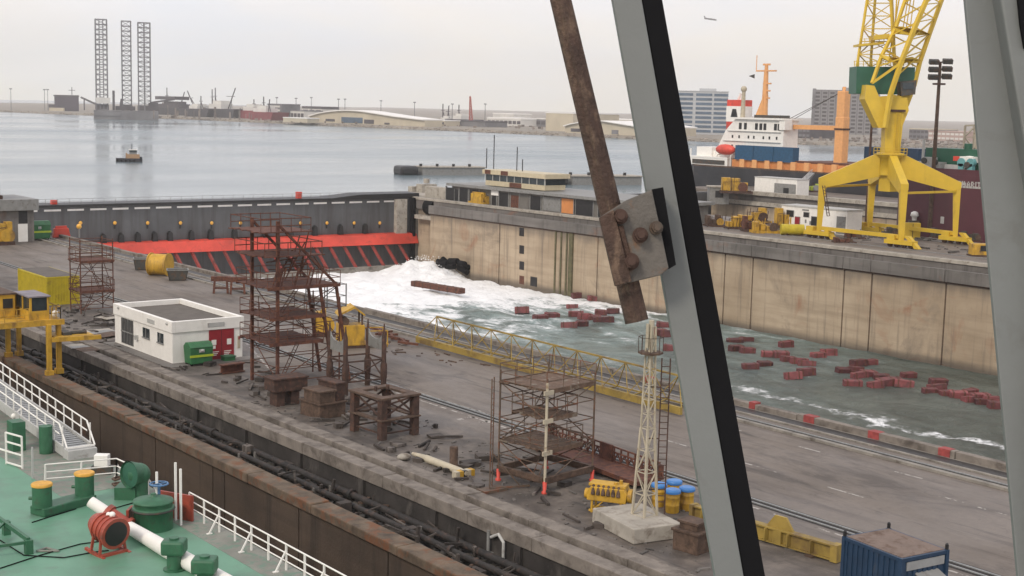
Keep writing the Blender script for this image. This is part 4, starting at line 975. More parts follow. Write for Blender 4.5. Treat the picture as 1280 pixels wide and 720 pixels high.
for (p, q) in (((35.5, 98.7), (35.5, 106)), ((35.5, 98.7), (34.85, 98.7)), ((33.2, 98.7), (30.6, 98.7))):
    p = V((*p, zc)); q = V((*q, zc)); m_n = max(2, int((q - p).length / .8))
    for dz in (.45, .9): f.bar(p + UZ * dz, q + UZ * dz, .05)
    for k in range(m_n + 1): a = p.lerp(q, k / m_n); f.bar(a, a + UZ * .92, .05)
part('railing', f, m_yellow, t)
f = MB(); f.cyl((36.2, 98.9, 2.7), (37.4, 98.6, 2.75), .14); f.box(35.6, 36.2, 98.4, 99.9, 2.62, 2.85); part('hose_reel', f, m_dark2, t)
f = MB(); f.ball((35.2, 99.0, zc + .35), .26, 10, 6); part('white_float', f, m_white, t)
f = MB(); f.bar((33.4, 107, -6), (33.4, 107, zb), .35); f.bar((32.4, 104, -6), (32.4, 104, zb), .3); parts('hanging_post', f, m_brown, t)
# ================================================================== THE GREEN-DECKED SHIP IN THE LEFT DOCK
DZ = 1.0
def dk(x, y, h=0): return gz(x, y, DZ + h)
m_deck = M('green_deck_paint', (.112, .262, .172), .5, var=.14, scale=.35, col2=(.115, .19, .14), thr=(.5, .7), scale2=.55, bmp=.08, bscale=3, amt=.8)
m_deckgrey = M('grey_deck_edge', (.2, .2, .17), .7, var=.25, scale=.6, col2=(.13, .2, .15), thr=(.5, .6))
DX = 26.9
ship = thing('docked_ship', 'green decked ship with white railings lying in the left dock', 'ship', (10, 60, 0))
f = MB(); f.box(-40, DX - 1.5, 10, 250, DZ - .3, DZ); part('deck', f, m_deck, ship)
f = MB(); f.box(DX - 1.5, DX, 10, 250, DZ - .3, DZ + .006); f.box(DX - 4.2, DX - 1.5, 63.5, 140, DZ - .1, DZ + .008); part('deck_edge', f, m_deckgrey, ship)  # grey strip along the deck edge, with a broader grey area further along
f = MB(); f.box(-40, DX - .02, 10, 250, -16, DZ - .3); part('hull', f, m_rust, ship)
def rail(pts, z0=DZ, braces=True, sp=1.5, name='railing'):
    f = MB()
    for a, b2 in zip(pts[:-1], pts[1:]):
        a = V(a); b2 = V(b2); n = max(1, round((b2 - a).length / sp))
        for h in (.38, .72, 1.1): f.cyl(a + UZ * h, b2 + UZ * h, .03 if h < 1 else .035, n=6)
        for k in range(n + 1): q = a.lerp(b2, k / n); f.bar(q, q + UZ * 1.1, .07)
        if braces:
            d = (b2 - a).normalized(); nn = V((-d.y, d.x, 0))
            for k in range(0, n + 1, 2): q = a.lerp(b2, k / n); f.bar(q + UZ * .85, q + nn * .5, .06); f.bar(q + nn * .35 + UZ * .02, q + nn * .6 + UZ * .02, .12, .05)
    return part(name, f, m_white, ship)
e2 = V((DX - .4, 38, DZ)); e1 = V((DX - .45, gz(216, 648, DZ).y, DZ))
rail([V((DX - .4, 30, DZ)), e1])
c0 = dk(57, 608); c1 = dk(146, 600); c2 = dk(178, 620)
rail([c0, c1, V((c2.x + .3, c2.y, DZ))])
r0 = dk(8, 580); r1 = dk(28, 586)
f = MB(); 
for q in (r0, r1): f.bar(q, q + UZ * 1.7, .08)
for h in (.1, .7, 1.2, 1.68): f.bar(r0 + UZ * h, r1 + UZ * h, .07)
f.bar(r0 + UZ * .7, r0 - (r1 - r0) * 3 + UZ * .8, .07); part('ladder_frame', f, m_white, ship)
f = MB(); q = dk(41, 598); f.bar(q, q + UZ * 1.6, .08); part('stanchion', f, m_lgrey, ship)
# double bollard
bl = None
pa, pb = dk(53, 643), dk(106, 628)
bo = part('double_bollard', MB().obox((pa + pb) / 2 + UZ * .2, (pb - pa) * .62, V((-(pb - pa).y, (pb - pa).x, 0)).normalized() * .5, UZ * .2), m_deckgreen, ship, bevel=.05)
for q in (pa, pb):
    f = MB(); f.cyl(q + UZ * .38, q + UZ * 1.35, .44, n=24); f.cyl(q + UZ * .75, q + UZ * .75 - E1 * .6, .08, n=8); part('post', f, m_deckgreen, bo)
    f = MB(); f.lathe([(.47, 1.35), (.48, 1.44), (.44, 1.48)], q, 24); part('cap', f, M('orange_bollard_cap', (.62, .33, .05), .6, var=.2, scale=4), bo)
# red blower on its saddle
m_blow = M('red_blower_paint', (.33, .06, .035), .5, var=.2, scale=3, col2=(.16, .05, .035), thr=(.52, .65))
q = dk(138, 690); t = thing('deck_blower', 'red drum-shaped deck blower with dark round mouth on the green deck', 'blower', q)
ax = (E1 * .72 - E2 * .62 - UZ * .12).normalized(); c = gd(134, 668, depth(q)) ; c = q + UZ * 1.0 - E1 * .1
f = MB(); f.cyl(c - ax * .85, c - ax * .45, .42, .58, n=24); f.cyl(c - ax * .45, c + ax * .5, .58, .62, n=24, cap=False); f.cyl(c + ax * .5, c + ax * .62, .68, .68, n=24)
for k in (-.3, .0, .25): f.cyl(c + ax * k, c + ax * (k + .06), .65, n=24)
part('drum', f, m_blow, t)
f = MB(); f.cyl(c + ax * .6, c + ax * .64, .53, n=24); part('mouth', f, m_dark, t)
f = MB(); sd = ax.cross(UZ).normalized()
for s in (-1, 1): f.bar(c + sd * s * .5 - ax * .2, V((c.x, c.y, DZ + .05)) + sd * s * .62 - ax * .3, .1); f.bar(c + sd * s * .5 + ax * .3, V((c.x, c.y, DZ + .05)) + sd * s * .62 + ax * .35, .1); f.bar(V((c.x, c.y, DZ + .06)) + sd * s * .62 - ax * .7, V((c.x, c.y, DZ + .06)) + sd * s * .62 + ax * .7, .12)
f.bar(V((c.x, c.y, DZ + .06)) + sd * .62 + ax * .45, V((c.x, c.y, DZ + .06)) - sd * .62 + ax * .45, .2); part('saddle', f, m_blow, t)
f = MB(); hd = c + UZ * .62; f.ball(hd + E1 * .2, .14, 8, 5); f.ball(hd + E1 * .05, .12, 8, 5); part('white_knob', f, m_white, t)
# white pipe with red clamp
t = thing('white_pipe', 'thick white pipe crossing the green deck through a red clamp', 'pipe', dk(190, 690))
dpz = depth(dk(150, 668)); a = gd(113, 627, dpz + .3); b2 = gd(158, 657, dpz); c3 = gd(210, 688, depth(dk(203, 697))); d4 = gd(300, 738, depth(dk(300, 748)))
f = MB(); f.cyl(a, b2, .25, .27, n=16); part('narrow_end', f, m_white, t)
f = MB(); f.cyl(b2, c3, .27, .34, n=16); f.cyl(c3, d4, .34, .35, n=16); part('barrel', f, m_white, t)
f = MB(); d = (b2 - a).normalized(); f.cyl(a.lerp(b2, .5), b2 + d * .05, .33, n=16); f.cyl(a.lerp(b2, .45), a.lerp(b2, .55), .42, n=16); f.cyl(b2, b2 + d * .15, .44, n=16); f.bar(b2, b2 - UZ * (b2.z - DZ), .16); part('clamp', f, m_blow, t)
f = MB()
for k in (.3, .75): q = b2.lerp(d4, k); f.box(q.x - .1, q.x + .1, q.y - .1, q.y + .1, DZ, q.z - .3)
parts('pipe_support', f, m_deckgreen, t)
# cowl vent
q = dk(174, 622); f = MB(); f.cyl(q, q + UZ * 1.0, .42, n=18); f.ball(q + UZ * 1.15, .55, 16, 10); mth = (-E1 * .55 - E2 * .75).normalized()
f.cyl(q + UZ * 1.2, q + UZ * 1.25 + mth * .6, .5, .66, n=20, cap=False); f.obox(q + UZ * .3 - E1 * .55, E1 * .5, E2 * .5, UZ * .3); cv = part('cowl_vent', f, m_deckgreen, ship)
f = MB(); f.cyl(q + UZ * 1.23 + mth * .45, q + UZ * 1.23 + mth * .5, .6, n=20); part('mouth', f, M('cowl_inside_green', (.03, .11, .07), .5, var=.2), cv)
# hatch trunk with lid, blue wheel and white rods
q = dk(192, 660); f = MB(); f.lathe([(.85, 0), (.85, .9), (.92, .92), (.92, 1.0), (.85, 1.02)], q, 28); ht = part('hatch_trunk', f, m_deckgreen, ship)
f = MB(); f.lathe([(.84, 1.02), (.84, 1.2), (.9, 1.22), (.88, 1.3), (.3, 1.42), (.12, 1.45), (.12, 1.6)], q, 28); part('lid', f, m_deckgreen, ht)
f = MB(); f.lathe([(.93, .86), (.96, .9), (.93, .95)], q, 28); part('rubber_band', f, m_dark2, ht)
f = MB(); w = q + E2 * 1.0 + UZ * 1.75
for k in range(12): a = k * math.pi / 6; a2 = a + math.pi / 6; f.cyl(w + V((math.cos(a) * .4, math.sin(a) * .4, 0)), w + V((math.cos(a2) * .4, math.sin(a2) * .4, 0)), .045, n=6)
f.bar(w - V((.4, 0, 0)), w + V((.4, 0, 0)), .05); f.bar(w - V((0, .4, 0)), w + V((0, .4, 0)), .05); f.cyl(w - UZ * 1.7, w, .07, n=8)
part('valve_wheel', f, M('faded_blue_valve', (.07, .16, .3), .5, var=.2), ship)
for dx, dy, h in ((-.1, 1.0, 2.3), (.7, 1.2, 2.7), (1.1, .5, 2.6)):
    f = MB(); p = q + E1 * dx + E2 * dy; f.bar(p, p + UZ * h, .09); part('white_rod', f, m_white, ship)
f = MB(); p = q + E1 * .6 + E2 * 1.5
f.obox(p + UZ * .6, E1 * .9 - E2 * .4, (E2 * .9 + E1 * .4) * .06, UZ * .6); f.obox(q - E1 * 1.05 + UZ * .45, E1 * .06, E2 * .4, UZ * .45); parts('red_bulwark', f, m_blow, ship)
# mushroom vents
for px_, py_ in ((218, 712), (256, 736)):
    q = dk(px_, py_); f = MB(); f.cyl(q, q + UZ * .7, .3, n=18); f.cyl(q, q + UZ * .06, .45, n=18); mv = part('mushroom_vent', f, m_deckgreen, ship)
    f = MB(); f.obox(q + UZ * .98, E1 * .47, E2 * .42, UZ * .3); part('head', f, m_deckgreen, mv, bevel=.1)
    f = MB(); f.cyl(q + UZ * 1.27, q + UZ * 1.36, .2, n=14); part('cap', f, m_deckgreen, mv)
# bench frame at the left edge, cables
q0, q1, q2 = dk(0, 690), dk(36, 692), dk(-10, 660); f = MB()
for p in (q1, dk(8, 668), dk(-12, 690)): f.box(p.x - .15, p.x + .15, p.y - .15, p.y + .15, DZ, DZ + .6)
f.bar(dk(-14, 655) + UZ * .6, q1 + UZ * .6, .14, .18); f.bar(dk(-22, 700) + UZ * .5, q1 + UZ * .5, .12); f.bar(dk(8, 668) + UZ * .6, dk(-14, 690) + UZ * .6, .1); part('bench_frame', f, m_deckgreen, ship)
for k, pts in enumerate((((-5, 672), (30, 694), (80, 697), (118, 690), (136, 688)), ((-5, 712), (50, 694), (100, 680), (130, 676)), ((40, 653), (62, 646), (95, 636)), ((140, 636), (165, 629), (176, 627)))):
    t = thing('deck_cable', ('black cable curving from the left edge to the red blower', 'thin dark rope running straight towards the red blower', 'short dark cable in front of the double bollard', 'short dark cable between bollard and cowl vent')[k], 'cable', dk(*pts[1]))
    f = MB(); f.path([dk(*p, .03) for p in pts], .025, 6); part('strand', f, m_black, t)
f = MB(); ps = [dk(46, 690), dk(58, 686), dk(73, 690), dk(46, 690)]; f.path([p + UZ * .04 for p in ps], .05, 6); tag(part('rope_sling', f, m_deckgrey), 'small triangular sling lying on the green deck left of the blower', 'sling')
# accommodation ladder at the ship side
gx_ = 26.15; GB = gx(97, 562, gx_); GA = GB + V((0, 17, 1.0)); ya, yb, za = GA.y - 6, GB.y, GA.z - .4
t = thing('gangway', 'grey accommodation ladder with white handrails sloping down at the ship side', 'gangway', (gx_, yb, DZ))
d = (GB - GA).normalized(); n = V((1, 0, 0)); up = n.cross(d).normalized(); up = up if up.z > 0 else -up
f = MB()
for s in (-.75, .75): f.bar(GA + n * s, GB + n * s, .1, .55)
part('stringer', f, m_lgrey, t)
f = MB(); Lg = (GB - GA).length; k = .2
while k < Lg: q = GA + d * k + up * .12; f.obox(q, n * .68, d * .1, UZ * .02); k += .36
part('tread', f, m_steel, t)
f = MB()
for s in (-.75, .75):
    for h in (.6, 1.15): f.cyl(GA + n * s + UZ * (h + .2), GB + n * s + UZ * (h + .2) - d * .6, .04, n=6)
    for k in range(int(Lg / 1.3) + 1): q = GA + d * (k * 1.3) + n * s; f.bar(q, q + UZ * 1.35, .06)
    f.bar(GB - d * .6 + n * s + UZ * 1.35, GB + d * .5 + n * s + UZ * .3, .07)
f.bar(GB + d * .5 - n * .75 + UZ * .3, GB + d * .5 + n * .75 + UZ * .3, .08); part('handrail', f, m_white, t)
f = MB(); f.obox(GB + d * .35 - UZ * .1, n * .78, d * .4, UZ * .3); part('end_platform', f, m_lgrey, t); f = MB(); f.cyl(GB + d * .2 - n * .6 - UZ * .45, GB + d * .2 + n * .6 - UZ * .45, .2, n=12); part('roller', f, m_dark2, t)
f = MB(); q = GA.lerp(GB, .55) - n * .85; f.ball(q, .16, 8, 5); f.bar(q, q + n * .4 + up * .4, .07); part('lamp', f, m_white, t)
f = MB(); f.box(gx_ - 5, gx_ + .9, ya + 6, ya + 22, za + .3, za + .6); f.box(gx_ - 4, gx_ - 3.6, ya + 6.2, ya + 6.6, DZ, za + .3); f.box(gx_ + .2, gx_ + .6, ya + 6.2, ya + 6.6, DZ, za + .3); pf = part('ladder_platform', f, m_deckgreen, ship)
f = MB(); f.box(gx_ - 2.6, gx_ - 1.9, yb + 2.5, yb + 3.4, DZ, DZ + 1.6); f.box(gx_ - 4.4, gx_ - 3.8, yb + 6, yb + 6.7, DZ, DZ + 1.9); f.cyl((gx_ - 1.2, yb + 1.4, DZ), (gx_ - 1.2, yb + 1.4, DZ + 1.5), .35, n=16); parts('winch_post', f, m_deckgreen, ship)
rail([V((gx_ + .8, ya + 5.5, za + .6)), V((gx_ + .8, ya + 22, za + .6))], braces=False)
rail([V((gx_ - .9, ya + 6.2, za + .6)), V((gx_ - 2.2, ya + 6.2, za + .6)), V((gx_ - 2.2, ya + 14, za + .6))], braces=False)
q = dk(118, 603); t = thing('rope_pile', 'tangled brown ropes heaped behind the corner of the white railing', 'ropes', V((DX - 1.2, dk(150, 598).y, DZ)))
q = dk(160, 606)
for k in range(6):
    f = MB(); c = q + V((random.uniform(-.7, .5), random.uniform(-1.2, 1), .1 + .07 * k)); r = random.uniform(.3, .55)
    f.path([c + V((math.cos(a * .9) * r, math.sin(a * .9) * r * .8, .03 * a * random.random())) for a in range(9)], .06, 6); part('coil', f, m_brown if k % 2 else m_cream, t)
q = dk(122, 597); t = thing('white_box', 'small white locker with dark opening behind the white railing', 'locker', q + E2 * .8)
f = MB(); f.obox(q + E2 * .8 + UZ * .7, E1 * .35, E2 * .25, UZ * .3); part('case', f, m_white, t, bevel=.03); f = MB(); f.obox(q + E2 * .8 + UZ * .2, E1 * .5, E2 * .25, UZ * .2); part('stand', f, m_dark2, t)

# ================================================================== RIGHT YARD
# ---- portal crane
cr = thing('portal_crane', 'yellow four-legged portal crane with dark green machinery house and lattice jib', 'crane', (184.6, 137.5, 0))
CX, CY = 184.6, 137.6
feet = [(177.2, 145.2), (192.6, 147.0), (176.8, 128.9), (190.9, 128.9)]
for x, y in feet:
    f = MB(); kx = x + (CX - x) * .04; ky = y + (CY - y) * .04
    mid = V((x + (CX - x) * .02, y + (CY - y) * .02, 8.9)); d = V((CX - x, CY - y, 0)).normalized(); n = V((-d.y, d.x, 0))
    f.add([mid + n * .55 + d * .6, mid - n * .55 + d * .6, mid - n * .55 - d * .6, mid + n * .55 - d * .6, V((x, y, 1.1)) + n * .38 + d * .36, V((x, y, 1.1)) - n * .38 + d * .36, V((x, y, 1.1)) - n * .38 - d * .36, V((x, y, 1.1)) + n * .38 - d * .36],
          [(0, 1, 2, 3), (7, 6, 5, 4), (0, 4, 5, 1), (1, 5, 6, 2), (2, 6, 7, 3), (3, 7, 4, 0)])
    hub = V((CX, CY, 13.6)) - d * 1.6
    f.prism([mid - d * .65 + n * -.6, mid + d * .75 - UZ * .5 + n * -.6, hub - UZ * 3.2 + d * .3 + n * -.6, hub + UZ * .2 + d * .3 + n * -.6, hub - d * .9 + UZ * .2 + n * -.6, mid - d * .65 + UZ * .9 + n * -.6], n * 1.2); lg = part('leg', f, m_craney, cr)
    f = MB(); f.box(x - .7, x + .7, y - 2.6, y + 2.6, .55, 1.2)
    f.prism([(x - .4, y - 3.6, .1), (x + .4, y - 3.6, .1), (x + .4, y - 1.6, 1.9), (x - .4, y - 1.6, 1.9)], (0, .8, 0)); f.box(x - .6, x + .6, y + .8, y + 2.2, 1.2, 1.9); bg = part('bogie', f, m_craney, lg)
    f = MB()
    for dy in (-1.9, -.7, .7, 1.9): f.cyl((x - .2, y + dy, .42), (x + .2, y + dy, .42), .4, n=14)
    parts('wheel', f, m_drust, lg)
f = MB()
(f1, f2, f3, f4) = [V((x, y, 0)) for x, y in feet]
f.bar(f1 + UZ * 1.7, f3 + UZ * 1.7, .5, .6); f.bar(f2 + UZ * 1.7, f4 + UZ * 1.7, .5, .6); f.bar(f3 + UZ * 8.4, f4 + UZ * 8.4, .25, .35); f.bar(f1 + UZ * 8.4, f2 + UZ * 8.4, .25, .35)
part('tie_beam', f, m_craney, cr)
f = MB(); f.lathe([(1.9, 10.6), (1.9, 13.4), (2.2, 13.5), (2.2, 13.8)], (CX, CY, 0), 8); f.box(CX - 1.1, CX + 1.1, CY - 1.1, CY + 1.1, 8, 10.6); part('hub', f, m_craney, cr)
f = MB(); f.prism([V((CX, CY, 13.7)) - E1 * 1.2 - E2 * 1.3, V((CX, CY, 13.7)) + E1 * 1.2 - E2 * 1.3, V((CX, CY, 20.8)) + E1 * 1.5 - E2 * 1.3, V((CX, CY, 20.8)) - E1 * 1.5 - E2 * 1.3], E2 * 2.6); f.obox((CX, CY, 14.0), E1 * 1.75, E2 * 1.75, UZ * .2); part('column', f, m_craney, cr, bevel=.15)
f = MB(); f.obox(V((CX, CY, 20.9)) + E1 * .0, E1 * 1.6, E2 * 1.6, UZ * .18); part('slew_ring', f, m_drust, cr)
ORIG = V((CX, CY, 0)); DC = depth((CX, CY, 18))
def cp(x, y, dd=0.0): return gd(x, y, DC + dd)
# swinging counter arms
f = MB(); f.prism([cp(1083, 106, -1.8), cp(1093, 107, -1.8), cp(1108, 142, -1.8), cp(1103, 160, -1.8), cp(1098, 160, -1.8), cp(1081, 124, -1.8)], E2 * 3.6)
f.prism([cp(1116, 118, -1.2), cp(1134, 122, -1.2), cp(1136, 138, -1.2), cp(1126, 163, -1.2), cp(1112, 152, -1.2)], E2 * 2.6); f.prism([cp(1097, 121, -.6), cp(1137, 118, -.6), cp(1133, 140, -.6), cp(1123, 150, -.6), cp(1104, 150, -.6)], E2 * 3); part('slewing_bracket', f, m_craney, cr)
f = MB(); f.prism([cp(1071, 83, 1.0), cp(1144, 84, 1.0), cp(1142, 118, 1.0), cp(1070, 117, 1.0)], E2 * 5.0); hs = part('machinery_house', f, m_housegreen, cr)
f = MB(); f.prism([cp(1125, 102, -1.6), cp(1146, 100, -1.6), cp(1144, 118, -1.6), cp(1127, 120, -1.6)], E2 * 2.4); dc = part('driver_cabin', f, m_dark2, cr)
f = MB(); f.prism([cp(1128, 104, -1.7), cp(1143, 103, -1.7), cp(1142, 111, -1.7), cp(1129, 112, -1.7)], E2 * .2); part('window', f, m_glass, dc)
f = MB()
for k in range(14): x = 1068 + k * 5.6; f.bar(cp(x, 83, 1.2), cp(x, 76, 1.2), .09)
f.bar(cp(1068, 76.5, 1.2), cp(1142, 77, 1.2), .09); f.bar(cp(1068, 80, 1.2), cp(1142, 80, 1.2), .07); part('roof_railing', f, m_craney, cr)
# A-frame lattice tower over the house
f = MB(); lb = [cp(1071, 84, 2), cp(1118, 84, 2), cp(1119, 84, 6), cp(1088, 84, 6)]; lt = [cp(1093, -60, 3), cp(1110, -60, 3), cp(1112, -60, 5.5), cp(1098, -60, 5.5)]
f.lattice(lb, lt, 9, .32, .14); part('apex_tower', f, m_craney, cr)
f = MB(); f.prism([cp(1074, 55, 1.5), cp(1105, 52, 1.5), cp(1105, 55, 1.5), cp(1074, 58, 1.5)], E2 * 4); f.prism([cp(1092, 44, 1), cp(1112, 42, 1), cp(1112, 48, 1), cp(1092, 50, 1)], E2 * 3)
for k in range(6): f.bar(cp(1075 + k * 6, 55, 1.5), cp(1075 + k * 6, 48, 1.5), .08)
f.bar(cp(1075, 49, 1.5), cp(1105, 47, 1.5), .08); part('tower_platform', f, m_craney, cr)
# jib: three chords and plate frames
ch1 = [cp(1090, 104, -2), cp(1102, 70, -1), cp(1120, 34, 1), cp(1152, -60, 4)]
ch2 = [cp(1106, 160, -3), cp(1113, 118, -3), cp(1127, 76, -3), cp(1141, 40, -2.5), cp(1158, 0, -2), cp(1184, -60, -1)]
ch3 = [cp(1133, 132, 1), cp(1143, 106, 1), cp(1150, 77, 1.5), cp(1162, 42, 2.5), cp(1177, 0, 4), cp(1198, -60, 5)]
f = MB()
for chn, w in ((ch1, .45), (ch2, .62), (ch3, .55)):
    for a, b2 in zip(chn[:-1], chn[1:]): f.bar(a, b2, w)
f.bar(ch1[0], cp(1124, 80, -3), .4); part('jib_chord', f, m_craney, cr)
f = MB()
f.prism([cp(1100, 67, -1.2), cp(1112, 71, -2.2), cp(1127, 73, -3), cp(1140, 71, -1), cp(1151, 75, 1.2), cp(1149, 79, 1.2), cp(1134, 78, -1), cp(1126, 81, -3), cp(1110, 76, -2.2), cp(1101, 72, -1.2)], E2 * .7)
f.prism([cp(1116, 33, 1), cp(1128, 33, -.8), cp(1141, 36, -2.6), cp(1152, 38, -.8), cp(1163, 43, 2.2), cp(1150, 44, -.5), cp(1138, 44, -2.6), cp(1120, 42, .5)], E2 * .7); part('jib_frame', f, m_craney, cr)
f = MB()
def poly_at(chn, t):
    s = [0]
    for a, b2 in zip(chn[:-1], chn[1:]): s.append(s[-1] + (b2 - a).length)
    L = t * s[-1]
    for i in range(len(chn) - 1):
        if L <= s[i + 1] + 1e-6: return chn[i].lerp(chn[i + 1], (L - s[i]) / (s[i + 1] - s[i]))
    return chn[-1]
c2 = ch2[1:]; c3 = ch3[1:]
for k in range(7):
    t0, t1 = .12 + k * .125, .12 + (k + 1) * .125
    f.bar(poly_at(c2, t0), poly_at(c3, t1), .2); f.bar(poly_at(ch1, t0), poly_at(c2, t1), .2); f.bar(poly_at(ch1, t1), poly_at(c3, t0), .18); f.bar(poly_at(c2, t1), poly_at(c3, t1), .16)
for dx in (0, 4, 9): f.bar(cp(1128 + dx, 40, 2), cp(1145 + dx * .6, -60, 2), .12)
f.bar(cp(1118, 50, 3), cp(1124, -60, 3), .16); f.bar(cp(1110, 80, 3), cp(1134, -60, 3), .16); part('jib_lacing', f, m_craney, cr)
f = MB(); f.bar(cp(1028, 232, 0), cp(1034, 270, 0), .1); f.bar(cp(1031, 232, 0), cp(1037, 270, 0), .1)
for k in range(10): f.bar(cp(1028 + k * .6, 234 + k * 4, 0), cp(1031 + k * .6, 234 + k * 4, 0), .08)
part('access_ladder', f, m_drust, cr)
f = MB()
for s in (-.3, .3): f.bar(V((CX, CY, 13.8)) - E2 * 1.6 + E1 * (s + .5), V((CX, CY, 20.6)) - E2 * 1.6 + E1 * (s + .5), .1)
for k in range(16): z = 14.1 + k * .42; f.bar(V((CX, CY, z)) - E2 * 1.6 + E1 * .2, V((CX, CY, z)) - E2 * 1.6 + E1 * .8, .07)
part('column_ladder', f, m_craney, cr)
f = MB(); ring = [V((CX, CY, 13.85)) + V((math.cos(a * math.pi / 4) * 2.6, math.sin(a * math.pi / 4) * 2.6, 0)) for a in range(8)]
f.prism(ring, (0, 0, .12))
for k in range(8):
    a, b2 = ring[k], ring[(k + 1) % 8]; f.bar(a, a + UZ * 1.1, .08); f.bar(a + UZ * 1.1, b2 + UZ * 1.1, .07); f.bar(a + UZ * .6, b2 + UZ * .6, .06)
part('hub_gallery', f, m_craney, cr)

# ---- floodlight mast
p = V((207, 145, 0)); t = thing('floodlight_mast', 'tall brown floodlight mast with clustered lamps behind the yellow crane', 'light mast', p)
f = MB(); f.cyl(p, p + UZ * 28.6, .45, .26, 10); part('pole', f, m_brown, t)
f = MB(); f.cyl(p + UZ * 25.6, p + UZ * 25.9, 1.1, n=12); f.bar(p + UZ * 27 - E1 * 1.9, p + UZ * 27 + E1 * 1.9, .18); f.bar(p + UZ * 28.3 - E1 * 1.9, p + UZ * 28.3 + E1 * 1.9, .18); f.bar(p + UZ * 29.5 - E1 * 1.9, p + UZ * 29.5 + E1 * 1.9, .18); f.cyl(p + UZ * 26, p + UZ * 29.6, .25, n=8); part('head_frame', f, m_drust, t)
for z in (26.9, 28.2, 29.5):
    for s in (-1.6, -.75, .75, 1.6):
        f = MB(); c = p + UZ * (z + (.15 if s > 0 else 0)) + E1 * s - E2 * .3; f.obox(c, E1 * .4, E2 * .4 + UZ * .15, UZ * .36 - E2 * .12); part('floodlight', f, m_dark2, t)
p = gx(1085, 235, 203); t = thing('light_pole', 'slim dark pole standing behind the left crane leg', 'pole', (p.x, p.y, 0))
f = MB(); f.cyl((p.x, p.y, 0), (p.x, p.y, gx(1085, 115, 203).z), .28, .18, 8); part('pole', f, m_drust, t); f = MB(); f.box(p.x - .6, p.x + .6, p.y - .5, p.y + .5, 0, .8); part('foot', f, m_conc, t)
# ---- white workshop cabin behind the near crane leg
t = thing('yard_cabin', 'long white yard cabin with dark red door behind the left crane leg', 'cabin', (186, 154, 0))
y0, y1 = 146.6, 160.9
f = MB(); f.box(186, 190, y0, y1, 0, 4.0); part('wall', f, m_white, t); f = MB(); f.box(185.9, 190.1, y0 - .1, y1 + .1, 4.0, 4.25); part('roof', f, m_lgrey, t)
for py, w, z0, z1, m in ((157.2, 1.1, .05, 2.3, m_reddoor), (158.9, 1.6, 2.2, 3.3, m_dark), (155.3, 1.2, 2.4, 3.2, m_dark), (153.3, 1.7, .1, 2.6, m_dark), (147.8, 1.8, .2, 3.0, m_grey)):
    f = MB(); f.box(185.93, 186.05, py - w / 2, py + w / 2, z0, z1); o = part('door' if z0 < .5 else 'window', f, m, t); f = MB(); f.box(185.9, 186, py - w / 2 - .08, py - w / 2, z0, z1 + .08); f.box(185.9, 186, py - w / 2, py + w / 2, z1, z1 + .08); part('frame', f, m_grey, o)
f = MB(); f.box(185.9, 186, 154.8, 156.2, 3.5, 3.75); f.box(185.92, 186, 155.2, 155.5, 1.4, 2); f.box(185.92, 186, 154.2, 154.5, 1.2, 1.8); parts('sign', f, m_grey, t)
# ---- yellow machines lined up along the yard
ym = [(893, 283, 3.4, 2.2, (m_drust, m_brown, m_yellow), 'small brown and yellow winch beside the black window rubber'), (921, 286, 4.0, 2.6, (m_drust, m_yellow, m_rust), 'orange-brown machine second in the yard row'), (938, 289, 3.0, 2.8, (m_drust, m_rust, m_yellow), 'rusty machine with red panel in the yard row'),
      (946, 279, 5, 3.0, (m_drust, m_yellow, m_drust), 'yellow topped machine behind the yard row'), (958, 291, 5.2, 2.6, (m_yellow, m_yellow, m_brown), 'long low yellow machine in the yard row'), (983, 286, 4.6, 3.9, (m_brown, m_yellow, m_yellow), 'tallest yellow machine left of the white yard cabin')]
for px_, py_, w, h, ms, lab in ym: p = gz(px_, py_); junk('yard_machine', lab, 'machine', p, w, 2.6, h, ms, 8, FACE + .15, 'yellow machines lined up on the yard')
p = gz(990, 294); t = thing('yellow_tank', 'bright yellow horizontal drum at the end of the machine row', 'tank', p); f = MB(); f.cyl(p + UZ * .95 - E1 * 1.9, p + UZ * .95 + E1 * 1.9, .9, n=18); part('shell', f, m_yelbright, t)
f = MB()
for s in (-1.2, 1.2): q = p + E1 * s; f.box(q.x - .2, q.x + .2, q.y - .7, q.y + .7, 0, .4)
part('cradle', f, m_drust, t)
for px_, py_, w, h, lab in ((1055, 303, 3.6, 1.0, 'low rusty scrap pile beside the left crane bogie'), (1068, 298, 3.4, 1.5, 'rust-red machine between the left crane legs'), (1113, 296, 3, 1.8, 'dark machine behind the middle crane leg'), (1176, 297, 3.4, 1.6, 'dark machine under the right crane leg'), (1213, 301, 3.2, 1.6, 'black winch right of the crane on the yard')):
    junk('yard_machine', lab, 'machine', gz(px_, py_), w, 2, h, (m_drust, m_rust if 'rust' in lab else m_dark2, m_brown), 6, FACE)
p = gz(1139, 298); t = thing('yellow_locker', 'upright yellow locker between the middle and right crane legs', 'locker', p)
f = MB(); f.obox(p + UZ * 1.3, E1 * 1.3, E2 * .6, UZ * 1.3); part('case', f, m_craney, t, bevel=.06); f = MB(); f.obox(p + UZ * 1.3 - E2 * .62, E1 * .04, E2 * .03, UZ * 1.2); part('door_gap', f, m_dark, t)
p = gz(1142, 288); t = thing('white_ventilator', 'small white ventilator on a dark base behind the yellow locker', 'ventilator', p); f = MB(); f.obox(p + UZ * .9, E1 * .9, E2 * .7, UZ * .9); part('base', f, m_dark2, t); f = MB(); f.lathe([(.4, 1.8), (.45, 2.4), (.75, 2.6), (.6, 3.2), (.2, 3.4)], p, 12); part('cowl', f, m_white, t)
